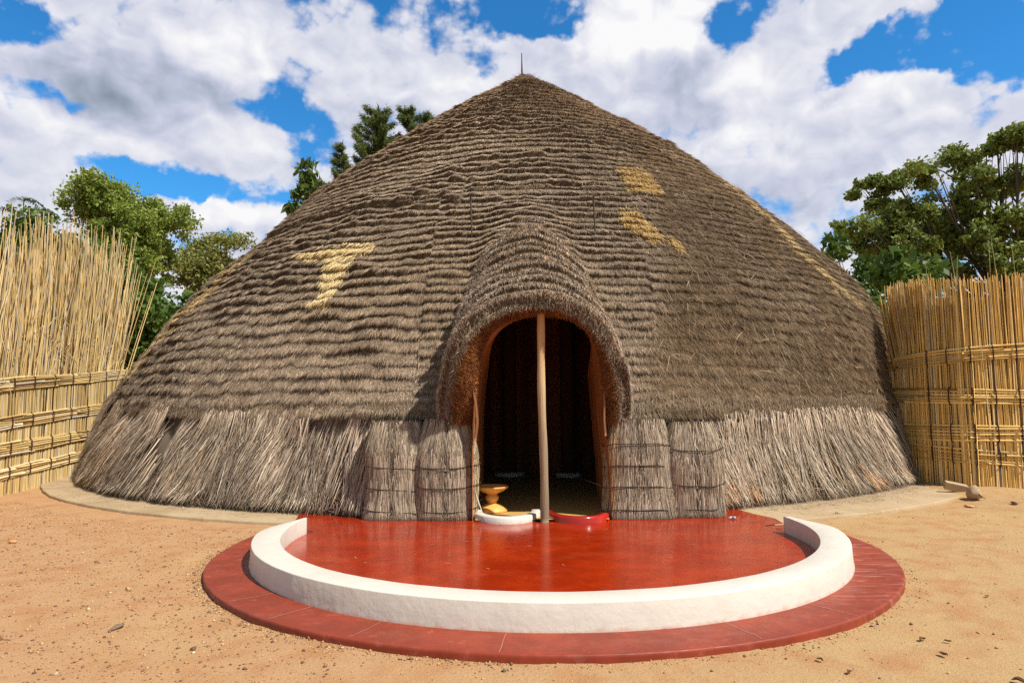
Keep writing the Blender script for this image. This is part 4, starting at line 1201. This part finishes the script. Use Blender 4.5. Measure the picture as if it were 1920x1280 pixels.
# --- right fence
golden = True
RP = [(10.1, 10.5), (8.15, 10.85), (7.35, 11.10), (7.02, 11.6), (6.9, 12.5)]
rz = lambda a, b: (lambda s: a + (b - a) * np.clip((np.asarray(s) - 2.2) / 1.6, -1, 1.2))
Rrails = [(rz(2.16, 2.07), .125, 6), (rz(1.44, 1.49), .13, 6), (rz(.87, .86), .14, 6), (rz(.46, .55), .13, 5)]
rf = fence(RP, 'short golden reed fence with four lashed rails on the right of the hut', 'reed fence', -1, lambda s: 3.42 + .05 * math.sin(s * 2), Rrails, (.5, 1.05, 1.6, 2.1, 2.42, 2.74, 3.05, 3.36), -.35, spacing=.017)
k = MB()
for q in range(80):
    s = rng.uniform(3.2, 4.1); p, _ = path_at(RP, s); a = (s - 3.2) / .9
    reed(k, (p[0] + .05, p[1] + .05, 1.3), (p[0] - .22 * a * a + rng.normal(0, .05), p[1] + .05 + .1 * a, 3.42 + rng.normal(0, .1) - .2 * a), rng.uniform(.009, .015), reed_col(.0))
k.build('leaning_reeds', M_REED, rf)
for s, h in ((2.75, 3.85), (2.35, 3.95), (2.2, 4.05), (2.9, 3.8), (3.2, 3.75), (1.95, 3.9), (1.7, 3.95)):
    k = MB(); p, _ = path_at(RP, s)
    reed(k, (p[0], p[1] + .05, 2.6), (p[0] + rng.normal(0, .08), p[1] + .05, h), .008, np.array([.33, .32, .13]))
    k.build('stray_reed', M_REED, rf)
for (s, z0, z1, dx) in ((2.55, .95, 2.5, .0),):
    k = MB(); p, _ = path_at(RP, s); reed(k, (p[0] - .05, p[1] - .12, z0), (p[0] - .1, p[1] - .12, z1), .010, (.62, .46, .22)); k.build('stray_reed', M_REED, rf)

golden = False
# ================================================================== trees
def leaves(mb, P, size, cols, up=0.3, long=1.7, droop=0.0):
    N = len(P)
    a = nrm(rng.normal(0, 1, (N, 3)) + np.array([0, 0, -droop])); nn = nrm(rng.normal(0, 1, (N, 3)) + np.array([0, -.2, up]))
    b = nrm(np.cross(a, nn))
    s = (size * (0.65 + .7 * rng.random(N)))[:, None]
    V = np.stack([P - a * s * long * .5, P + b * s * .5, P + a * s * long * .5, P - b * s * .5], 1).reshape(-1, 3)
    mb.add(V, np.arange(4 * N).reshape(N, 4), np.repeat(cols, 4, 0))
def crown_points(clumps, per, sub=10, sig=.28):
    out = []; cid = []
    for i, (x, y, z, rx, ry, rz_) in enumerate(clumps):
        vol = (rx * ry * rz_) ** (2 / 3)
        nsub = max(4, int(sub * vol)); m = int(per * vol)
        v = nrm(rng.normal(0, 1, (nsub, 3))) * (rng.random((nsub, 1)) ** .45)
        c = np.array([x, y, z]) + v * np.array([rx, ry, rz_])
        k = rng.integers(0, nsub, m)
        sg = sig * (0.6 + .8 * rng.random(nsub))[k][:, None]
        out.append(c[k] + np.clip(rng.normal(0, 1, (m, 3)), -1.7, 1.7) * sg * np.array([1, 1, .7])); cid.append(k + i * 1000)
    return np.concatenate(out), np.concatenate(cid)
def tree(name, label, base, height_trunk, r0, clumps, per, size, c_lo, c_hi, group=None, cat='tree', sub=10, sig=.28, long=1.7, droop=0.0, bark=(.16, .13, .10)):
    t = thing(name, label, cat, base, group)
    bx, by, bz = base
    tm = MB()
    top = np.array([bx, by, height_trunk])
    n_ = 10; q = np.linspace(0, 1, n_)
    trunk = np.array([bx, by, bz - .1])[None] * (1 - q[:, None]) + top[None] * q[:, None]
    trunk[:, 0] += .12 * np.sin(q * 4); 
    tube(tm, trunk, r0 * (1 - .55 * q), bark, 9)
    for (x, y, z, rx, ry, rz_) in clumps:
        c = np.array([x, y, z]); st = trunk[rng.integers(n_ // 2, n_)]
        mid = (st + c) / 2 + np.array([0, 0, -.12 * np.linalg.norm(c - st) + .0])
        s_ = np.linspace(0, 1, 9)[:, None]
        pth = (1 - s_) ** 2 * st + 2 * s_ * (1 - s_) * mid + s_ ** 2 * c
        tube(tm, pth, np.linspace(r0 * .40, r0 * .08, 9), bark, 6)
        for b in range(5):
            e_ = c + nrm(rng.normal(0, 1, 3)) * np.array([rx, ry, rz_]) * .8
            k0 = pth[rng.integers(4, 9)]
            tube(tm, np.stack([k0, (k0 + e_) / 2 + np.array([0, 0, .1]), e_]), [r0 * .12, r0 * .08, r0 * .03], bark, 4)
    tm.build('trunk', M_BARK, t)
    P, cid = crown_points(clumps, per, sub, sig)
    N = len(P)
    tt = rng.random(N) * .55 + .45 * vnoise(cid * 1.37, cid * .71, 7)
    cols = np.array(c_lo)[None] * (1 - tt[:, None]) + np.array(c_hi)[None] * tt[:, None]
    lm = MB(); leaves(lm, P, size, cols, long=long, droop=droop)
    lm.build('crown', M_LEAF, t)
    return t
def clump_dome(cx, cy, zlo, zhi, rx, ry, n, r, seed, flat=.75):
    rg = np.random.default_rng(seed); out = []
    for k in range(n):
        v = nrm(rg.normal(0, 1, 3)); u = rg.random() ** .4
        x = cx + v[0] * rx * u * .8; y = cy + v[1] * ry * u * .8
        zc = (zlo + zhi) / 2 + v[2] * (zhi - zlo) / 2 * u * .82
        rr = r * rg.uniform(.7, 1.2)
        out.append((x, y, zc, rr, rr, rr * flat))
    return out
G1, G2 = (.14, .20, .026), (.31, .37, .07)
D1, D2 = (.04, .085, .012), (.14, .22, .035)
# tall open tree left of the hut
tree('leafy_tree', 'tall round open crowned tree, biggest of those left of the hut', (-20.0, 35.0, 0), 9.6, .26,
     clump_dome(-20.2, 35, 6.2, 14.0, 3.5, 2.8, 40, 1.22, 3), 1500, .105, G1, G2, sub=11, sig=.25, droop=.6)
tree('leafy_tree', 'feathery yellow green tree close against the left roof edge of the hut', (-17.7, 40.0, 0), 8.6, .2,
     clump_dome(-17.6, 40, 6.4, 13.3, 2.9, 2.2, 15, 1.1, 5), 1500, .11, (.16, .18, .04), (.32, .32, .09), sub=8, sig=.32, droop=.6)
tree('broadleaf_tree', 'dark green tree with spiky fronds at the left edge behind the loose reeds', (-22.0, 29.5, 0), 6.5, .3,
     clump_dome(-21.5, 29.5, 2.8, 10.4, 3.0, 2.4, 18, 1.2, 8) + [(-19.3, 30.2, 6.3, 1.2, 1.2, 1.1), (-18.6, 30.4, 7.2, .8, .8, .8)], 1400, .14, D1, D2, sub=9, sig=.30)
# spiky fronds on that tree's top
tp = bpy.data.objects['broadleaf_tree']
fm = MB()
for (x, z_) in ((-21.4, 10.4), (-22.3, 10.0), (-20.6, 9.9), (-19.8, 8.7), (-21.9, 8.8), (-20.9, 8.6)):
    for a in np.linspace(0, 2 * math.pi, 12, endpoint=False):
        q = np.linspace(0, 1, 5); Lf = rng.uniform(.55, .85)
        pth = np.stack([x + math.cos(a) * q * Lf, 29.3 + math.sin(a) * q * Lf, z_ + .35 * q - .55 * q * q], -1)
        for s in range(4):
            nb = 6; pp = np.repeat(pth[s][None], nb, 0) + (pth[s + 1] - pth[s])[None] * rng.random((nb, 1))
            dd = np.array([-math.sin(a), math.cos(a), -.2])[None] * np.where(rng.random((nb, 1)) < .5, -1, 1) + (pth[s + 1] - pth[s])[None]
            blades(fm, pp, dd, np.tile([[0, -.3, 1.]], (nb, 1)), np.full(nb, .28), np.full(nb, .06), np.tile([[.06, .125, .022]], (nb, 1)) * (.7 + .6 * rng.random((nb, 1))))
    tube(fm, [(x, 29.3, z_ - 2.2), (x, 29.3, z_)], .022, (.12, .10, .06), 5)
fm.build('frond', M_LEAF, tp)
# bushes between the fence and the hut
for i, (x, y, zl, zh, rx, lab, sd) in enumerate(((-15.2, 26.5, .3, 7.2, 2.3, 'dense dark green bush behind the end of the loose reeds', 11),
                                   (-12.6, 28.0, .3, 7.0, 2.0, 'dark broad leaved bush touching the left side of the hut', 13),
                                   (-17.6, 27.5, .3, 6.2, 2.2, 'shaded green bush behind the loose reed tops', 15),
                                   (-21.5, 26.5, .3, 5.6, 2.4, 'low dark bush behind the reeds at the far left', 17),
                                   (-17.9, 33.0, .5, 8.6, 2.3, 'tall green shrub filling the space under the open crowned tree', 19))):
    tree('bush', lab, (x, y, 0), zh * .55, .12, clump_dome(x, y, zl, zh, rx, 1.8, 20, 1.0, sd), 1300, .145, D1, D2, 'bushes beyond the fences', 'bush', sub=10, sig=.26)
# conifers behind the left shoulder of the roof
def conifer(label, x, y, h, spread, seed, dens=1.0):
    rg = np.random.default_rng(seed)
    t = thing('conifer_tree', label, 'conifer', (x, y, 0), 'conifers behind the roof')
    tm = MB(); tube(tm, [(x, y, -.1), (x + .1, y, h * .5), (x, y, h)], [.28, .17, .02], (.13, .10, .075), 8); 
    lm = MB(); z_ = h * .42
    while z_ < h - .1:
        fr_ = (h - z_) / (h * .58)
        nb = int(rg.integers(4, 7))
        for b in range(nb):
            a = rg.uniform(0, 2 * math.pi); Lb = spread * (0.22 + .85 * fr_ ** .8) * rg.uniform(.55, 1.15)
            q = np.linspace(0, 1, 8)
            pth = np.stack([x + math.cos(a) * q * Lb, y + math.sin(a) * q * Lb, z_ + Lb * (.35 * q + .25 * q * q * q)], -1)
            tube(tm, pth, np.linspace(.05, .012, 8), (.13, .10, .075), 4)
            m = int(330 * Lb * dens)
            u = rg.random(m) ** .7; k = np.stack([np.interp(u, q, pth[:, c]) for c in range(3)], -1)
            k = k + rg.normal(0, .10, (m, 3))
            dd = np.stack([math.cos(a) * .7 + rg.normal(0, .55, m), math.sin(a) * .7 + rg.normal(0, .55, m), -.15 + rg.normal(0, .55, m)], -1)
            cc = np.array([.05, .085, .018])[None] * (1 - rg.random((m, 1))) + np.array([.17, .21, .05])[None] * rg.random((m, 1))
            blades(lm, k, dd, nrm(rg.normal(0, 1, (m, 3)) + np.array([0, -.5, .3])), rg.uniform(.12, .32, m), rg.uniform(.025, .06, m), cc)
        z_ += rg.uniform(.38, .62)
    K_ = 60
    blades(lm, np.tile([[x, y, h - .5]], (K_, 1)) + rg.normal(0, .05, (K_, 3)) * np.array([1, 1, 5]), np.tile([[0, 0, 1.]], (K_, 1)) + rg.normal(0, .35, (K_, 3)), nrm(rg.normal(0, 1, (K_, 3))), np.full(K_, .4), np.full(K_, .07), np.tile([[.08, .11, .03]], (K_, 1)))
    tm.build('trunk', M_BARK, t); lm.build('needles', M_LEAF, t)
conifer('tallest conifer behind the left shoulder of the thatched roof', -9.0, 45, 21.6, 3.2, 21, 1.7)
conifer('conifer nearest the roof peak, half hidden by the thatch', -7.0, 46, 21.7, 2.6, 24, 1.7)
conifer('slim pointed conifer between the tall one and the leafy sapling', -11.2, 44, 18.5, 1.6, 27, 1.7)
conifer('conifer top beside the roof edge, right of the tallest one', -5.9, 46.5, 21.6, 2.4, 29, 1.7)
tree('broadleaf_tree', 'leafy bright green treetop peeking over the left roof slope', (-13.0, 43.0, 0), 13.5, .16,
     [(-13.2, 43, 15.4, .75, .6, .85), (-12.6, 43, 14.6, .8, .6, .8), (-13.9, 43, 14.2, .7, .6, .7), (-12.2, 43, 15.2, .5, .5, .5), (-13.25, 43, 16.4, .35, .35, .6)], 520, .24, (.05, .095, .018), (.15, .20, .045), sub=8, sig=.26, long=2.4, droop=1.2)
tree('leafy_shrub', 'tiny leafy tip just above the right roof slope, upper of two', (13.35, 44.0, 0), 14.6, .10, [(13.35, 44, 15.0, .35, .3, .45)], 500, .16, D1, D2, 'leaf tips behind the right roof slope', cat='treetop', sub=10, sig=.16)
tree('leafy_shrub', 'tiny leafy tip behind the right roof slope, lower of two', (17.4, 44.0, 0), 11.4, .10, [(17.4, 44, 11.9, .4, .3, .4)], 500, .16, D1, D2, 'leaf tips behind the right roof slope', cat='treetop', sub=10, sig=.16)
# big spreading tree on the right
def spread_tree():
    rg = np.random.default_rng(44); out = []
    Y = 30.0
    def px(x, y, rx, ry, dy=0.0):       # metres on the tree's own plane from measured picture offsets
        d = Y + dy
        out.append(((x - 960) / 1280 * d, d, 1.4 + (755 - y) / 1280 * d, rx / 1280 * d, rx / 1280 * d * .9, ry / 1280 * d))
    for a in ((1860, 455, 42, 24), (1905, 470, 42, 26), (1950, 440, 44, 30), (1830, 500, 36, 18), (1900, 505, 40, 18), (1665, 390, 36, 14), (1850, 325, 40, 18), (1690, 455, 40, 24), (1740, 435, 44, 26), (1780, 455, 40, 24), (1830, 470, 36, 20), (1640, 460, 34, 18), (1720, 500, 32, 18), (1640, 350, 46, 20), (1700, 335, 52, 18), (1760, 318, 50, 20), (1810, 300, 48, 18), (1860, 278, 46, 18), (1900, 258, 44, 20), (1940, 245, 50, 24), (2010, 250, 60, 30), (2080, 280, 60, 30),
              (1625, 425, 42, 16), (1665, 440, 40, 18), (1700, 420, 44, 22), (1740, 400, 46, 28), (1790, 395, 46, 30), (1840, 375, 46, 32), (1890, 350, 46, 32), (1935, 340, 46, 34), (1985, 340, 50, 40),
              (1720, 460, 44, 26), (1760, 470, 40, 24), (1800, 440, 42, 28), (1850, 425, 40, 28), (1900, 410, 42, 26), (1660, 480, 34, 20), (1700, 495, 36, 18), (1770, 500, 30, 14), (1880, 500, 26, 14), (2000, 430, 50, 36)):
        px(*a, dy=rg.uniform(-2.2, 2.2))
    return out
tree('spreading_tree', 'large spreading tree with layered dark crown behind the right fence', (22.4, 30.5, 0), 6.2, .32, spread_tree(), 1900, .125, (.065, .105, .018), (.27, .32, .065), sub=13, sig=.20, bark=(.09, .07, .055))
tree('broadleaf_tree', 'small dark tree in the gap between hut and right fence', (14.6, 27.5, 0), 5.2, .16,
     [(13.2, 27.5, 7.6, .62, .5, .8), (13.6, 27.5, 6.6, .8, .6, .8), (14.7, 27.5, 6.4, .9, .6, .7), (15.6, 27.5, 6.1, .9, .6, .8), (14.6, 27.5, 5.0, 1.3, .8, .9), (15.8, 27.5, 4.6, 1.2, .8, .9), (16.6, 27.5, 5.6, .9, .7, .8), (15.2, 27.5, 3.4, 1.4, .8, .9)], 820, .18, D1, D2, sub=10, sig=.24)
# low green growth beyond the right fence
for x, y, lab, sd in ((19.6, 27.0, 'green bush showing just above the right fence', 61), (11.6, 19.5, 'dark bush filling the narrow gap between hut and right fence', 63)):
    tree('bush', lab, (x, y, 0), 3.2, .12, clump_dome(x, y, .5, 6.0, 2.2, 1.6, 12, .9, sd), 500, .18, D1, D2, 'bushes beyond the fences', 'bush', sub=8, sig=.26)

# ================================================================== loose things on the ground
def rock(name, label, x, y, r, sc, col, seed, cat='stone', group='loose stones on the ground', sink=.25):
    import bmesh
    rg = np.random.default_rng(seed)
    bm = bmesh.new()
    for p_ in nrm(rg.normal(0, 1, (15, 3))) * rg.uniform(.8, 1.05, (15, 1)): bm.verts.new(p_)
    bmesh.ops.convex_hull(bm, input=bm.verts[:])
    for v in [v for v in bm.verts if not v.link_faces]: bm.verts.remove(v)
    bmesh.ops.bevel(bm, geom=bm.edges[:], offset=.07, segments=1, affect='EDGES')
    bmesh.ops.triangulate(bm, faces=bm.faces[:])
    bm.verts.index_update(); bm.verts.ensure_lookup_table()
    co = np.array([v.co[:] for v in bm.verts])
    co = co * np.array(sc) * r
    a = rg.uniform(0, 6.28); co = np.stack([co[:, 0] * math.cos(a) - co[:, 1] * math.sin(a), co[:, 0] * math.sin(a) + co[:, 1] * math.cos(a), co[:, 2]], -1)
    gz = float(ground_z(np.array(x), np.array(y)))
    co[:, 2] += gz - co[:, 2].min() * (1 - sink)
    co[:, 0] += x; co[:, 1] += y
    Fr = np.array([[v.index for v in f.verts] for f in bm.faces]); bm.free()
    o = mesh_np(name, co, Fr, M_STONE, None, np.tile(np.array(col), (len(co), 1)))
    return tag(o, label, cat, group)
rock('rock', 'big angular tan rock beside the right end of the slab', 6.62, 9.95, .145, (1.1, .9, .95), (.40, .28, .17), 3)
rock('stone', 'flat grey brown stone lying alone on the left gravel', -2.62, 4.62, .05, (1.5, .7, .45), (.19, .13, .085), 5)
rock('stone', 'small dark lump of stone on the gravel left of the terrace', -1.92, 4.22, .022, (1.2, 1, .8), (.16, .10, .06), 7)
rock('stone', 'rounded tan pebble close to the left edge of the red rim', -3.05, 5.55, .03, (1.3, 1, .6), (.42, .27, .14), 9)
rock('stone', 'tan pebble at the very bottom, left of the terrace', -1.35, 3.28, .035, (1.2, .9, .6), (.40, .25, .13), 11)
rock('stone', 'pale orange pebble in front of the slab on the left gravel', -5.35, 7.45, .045, (1.2, .9, .6), (.55, .30, .14), 13)
rock('stone', 'reddish lump half buried in the mound beside the big rock', 6.75, 9.35, .05, (1.2, .9, .6), (.33, .18, .10), 15)
rock('stone', 'flat pale orange stone in front of the big rock', 6.2, 9.45, .07, (1.5, .8, .35), (.55, .36, .20), 17)
# brick
k = MB()
bx_ = np.array([(sx * .19, sy * .05, sz * .045) for sx in (-1, 1) for sy in (-1, 1) for sz in (-1, 1)], float)
b_ = .012; Vb = []; 
import bmesh
bm = bmesh.new(); bmesh.ops.create_cube(bm, size=1)
bmesh.ops.scale(bm, vec=(.30, .12, .12), verts=bm.verts); bmesh.ops.bevel(bm, geom=bm.edges[:], offset=.012, segments=2, affect='EDGES', profile=.6)
me = bpy.data.meshes.new('concrete_block'); bm.to_mesh(me); bm.free(); me.materials.append(M_CONC)
br_ = bpy.data.objects.new('concrete_block', me); COL.objects.link(br_)
br_.location = (6.78, 10.62, .075); br_.rotation_euler = (R(10), R(12), R(-20))
tag(br_, 'narrow tan concrete block tilted against the foot of the right fence', 'block')
# crumpled wrapper
k = MB(); rg = np.random.default_rng(3)
gxw, gyw = np.meshgrid(np.linspace(-.045, .045, 9), np.linspace(-.025, .025, 6), indexing='ij')
zw = .012 + .028 * rg.random(gxw.shape)
cw = np.where(rg.random((54, 1)) < .35, np.array([[.06, .12, .30]]), np.array([[.45, .50, .58]]))
k.add(np.stack([2.62 + gxw, 8.30 + gyw, zw], -1).reshape(-1, 3), grid_faces(9, 6), cw)
tag(k.build('wrapper', M_STONE), 'tiny crumpled blue and grey wrapper at the foot of the right straw bundles', 'litter')
# dead leaves on the right sand
def leaf_scrap(x, y, s, seed, label):
    rg = np.random.default_rng(seed); m = MB()
    u = np.linspace(-1, 1, 7); v = np.linspace(-1, 1, 5); U, Vv = np.meshgrid(u, v, indexing='ij')
    wv = (1 - U ** 2) ** .6
    P = np.stack([U * s, Vv * wv * s * .42, .012 + .35 * s * np.abs(Vv) * wv + .10 * s * np.sin(U * 4 + seed) + .02 * s], -1)
    a = rg.uniform(0, 6.28); rot = np.array([[math.cos(a), -math.sin(a)], [math.sin(a), math.cos(a)]])
    P[..., :2] = P[..., :2] @ rot.T
    P = P.reshape(-1, 3) + np.array([x, y, float(ground_z(np.array(x), np.array(y)))])
    m.add(P, grid_faces(7, 5), np.array([.10, .05, .026]) * (.7 + .6 * rg.random((35, 1))))
    tag(m.build('dead_leaf', M_CORD), label, 'dead leaf', 'dead leaves on the sand')
SC = [(1700, 1193, .05, 'curled brown dead leaf on the sand right of the terrace rim'), (1745, 1197, .035, 'second brown dead leaf just right of the curled one'),
      (1735, 1222, .045, 'brown dead leaf on the right sand, below the curled one'), (1822, 1118, .03, 'lone dark dead leaf on the bare sand far right'),
      (1565, 1250, .04, 'dark dead leaf below the right part of the red rim'), (1512, 1228, .035, 'small dead leaf just under the red rim on the right'),
      (1871, 1272, .06, 'reddish dead leaf in the bottom right corner'), (1893, 1266, .035, 'small dead leaf beside the reddish corner leaf')]
for i, (px, py, s, lab) in enumerate(SC):
    ry = (py - 755 - .007 * (px - 960)) / 1280
    dist_y = 1.45 / max(ry, .05) * 1.0
    leaf_scrap((px - 960) / 1280 * dist_y, dist_y, s * .68, i + 3, lab)
# gravel: thousands of small stones
K = 60000
gxp = np.where(rng.random(K) < .74, rng.uniform(-9, -1.0, K), rng.uniform(-3, 9, K)); gyp = rng.uniform(2.7, 10.5, K) ** 1.0
dT = np.hypot(gxp - TC[0], gyp - TC[1]); dH = np.hypot(gxp - HUT[0], gyp - HUT[1])
rim_ = rng.random(K) < .07
ra = rng.uniform(R(170), R(370), K); rr_ = 3.19 + np.abs(rng.normal(0, .07, K))
gxp = np.where(rim_, TC[0] + rr_ * np.cos(ra), gxp); gyp = np.where(rim_, TC[1] + rr_ * np.sin(ra), gyp)
dT = np.hypot(gxp - TC[0], gyp - TC[1]); dH = np.hypot(gxp - HUT[0], gyp - HUT[1])
kp = (dT > 3.185) & (dH > 10.4) & ((gxp < 0) | (rng.random(K) < .30)); gxp, gyp = gxp[kp], gyp[kp]; K = len(gxp)
sz = .0024 + .0048 * rng.random(K) ** 2 + .011 * rng.random(K) ** 14
octa = np.array([(1, 0, 0), (0, 1, 0), (-1, 0, 0), (0, -1, 0), (0, 0, 1), (0, 0, -1)], float)
of = np.array([(0, 1, 4), (1, 2, 4), (2, 3, 4), (3, 0, 4), (1, 0, 5), (2, 1, 5), (3, 2, 5), (0, 3, 5)])
Vg = octa[None] * sz[:, None, None] * np.array([1.2, 1.0, .75]) * rng.uniform(.6, 1.3, (K, 6, 1))
a = rng.uniform(0, 6.28, K); ca, sa = np.cos(a)[:, None], np.sin(a)[:, None]
Vg = np.stack([Vg[..., 0] * ca - Vg[..., 1] * sa, Vg[..., 0] * sa + Vg[..., 1] * ca, Vg[..., 2]], -1)
Vg += np.stack([gxp, gyp, ground_z(gxp, gyp) + sz * .25], -1)[:, None]
t = rng.random(K)
cg = np.where((t < .5)[:, None], np.array([[.46, .27, .13]]), np.where((t < .75)[:, None], np.array([[.24, .125, .06]]), np.where((t < .81)[:, None], np.array([[.56, .40, .25]]), np.array([[.16, .10, .07]])))) * rng.uniform(.75, 1.2, (K, 1))
gm = MB(); gm.add(Vg.reshape(-1, 3), (np.arange(K)[:, None, None] * 6 + of[None]).reshape(-1, 3), np.repeat(cg, 6, 0))
tag(gm.build('gravel', M_STONE), kind='stuff')
# straw litter on the slab and by the hut's foot
K = 1500
lm = MB()
ang = np.where(rng.random(K) < .4, rng.uniform(R(20), R(62), K), rng.uniform(R(-62), R(62), K)); rr = 9.52 + np.abs(rng.normal(0, .22, K))
P = np.stack([HUT[0] + rr * np.sin(ang), HY - rr * np.cos(ang), rng.uniform(.004, .02, K)], -1)
onT = (P[:, 0] > -2.6) & (P[:, 0] < 3.2); P = P[~onT | (rng.random(K) < .10)]; K = len(P)
a = rng.uniform(0, 6.28, K); dd = np.stack([np.cos(a), np.sin(a), rng.normal(0, .05, K)], -1)
blades(lm, P, dd, np.tile([[0, 0, 1.]], (K, 1)), rng.uniform(.05, .28, K), rng.uniform(.004, .008, K), straw_color(K, .2) * 1.1 + .04)
tag(lm.build('straw_litter', M_THATCH), kind='stuff')
# scattered grass bits on the polished floor
lm = MB(); K = 20
P = np.stack([rng.uniform(-1.6, 2.6, K), rng.uniform(5.2, 8.1, K), np.full(K, .008)], -1); kp = np.hypot(P[:, 0] - TC[0], P[:, 1] - TC[1]) < 2.4; P = P[kp]; K = len(P)
a = rng.uniform(0, 6.28, K)
blades(lm, P, np.stack([np.cos(a), np.sin(a), 0 * a], -1), np.tile([[0, 0, 1.]], (K, 1)), rng.uniform(.03, .10, K), rng.uniform(.004, .007, K), np.tile([[.55, .42, .28]], (K, 1)))
tag(lm.build('straw_litter', M_THATCH), kind='stuff')
# small weed at the slab's edge
k = MB(); K = 90; P = np.tile([[4.05, 8.70, -.045]], (K, 1)) + rng.uniform(-1, 1, (K, 3)) * np.array([.035, .02, 0])
blades(k, P, np.tile([[0, 0, 1.]], (K, 1)) + rng.normal(0, .6, (K, 3)), np.tile([[0, -1., .3]], (K, 1)), rng.uniform(.03, .08, K), rng.uniform(.01, .02, K), np.tile([[.05, .085, .02]], (K, 1)))
tag(k.build('weed', M_LEAF), 'small green weed growing at the right edge of the slab', 'weed')
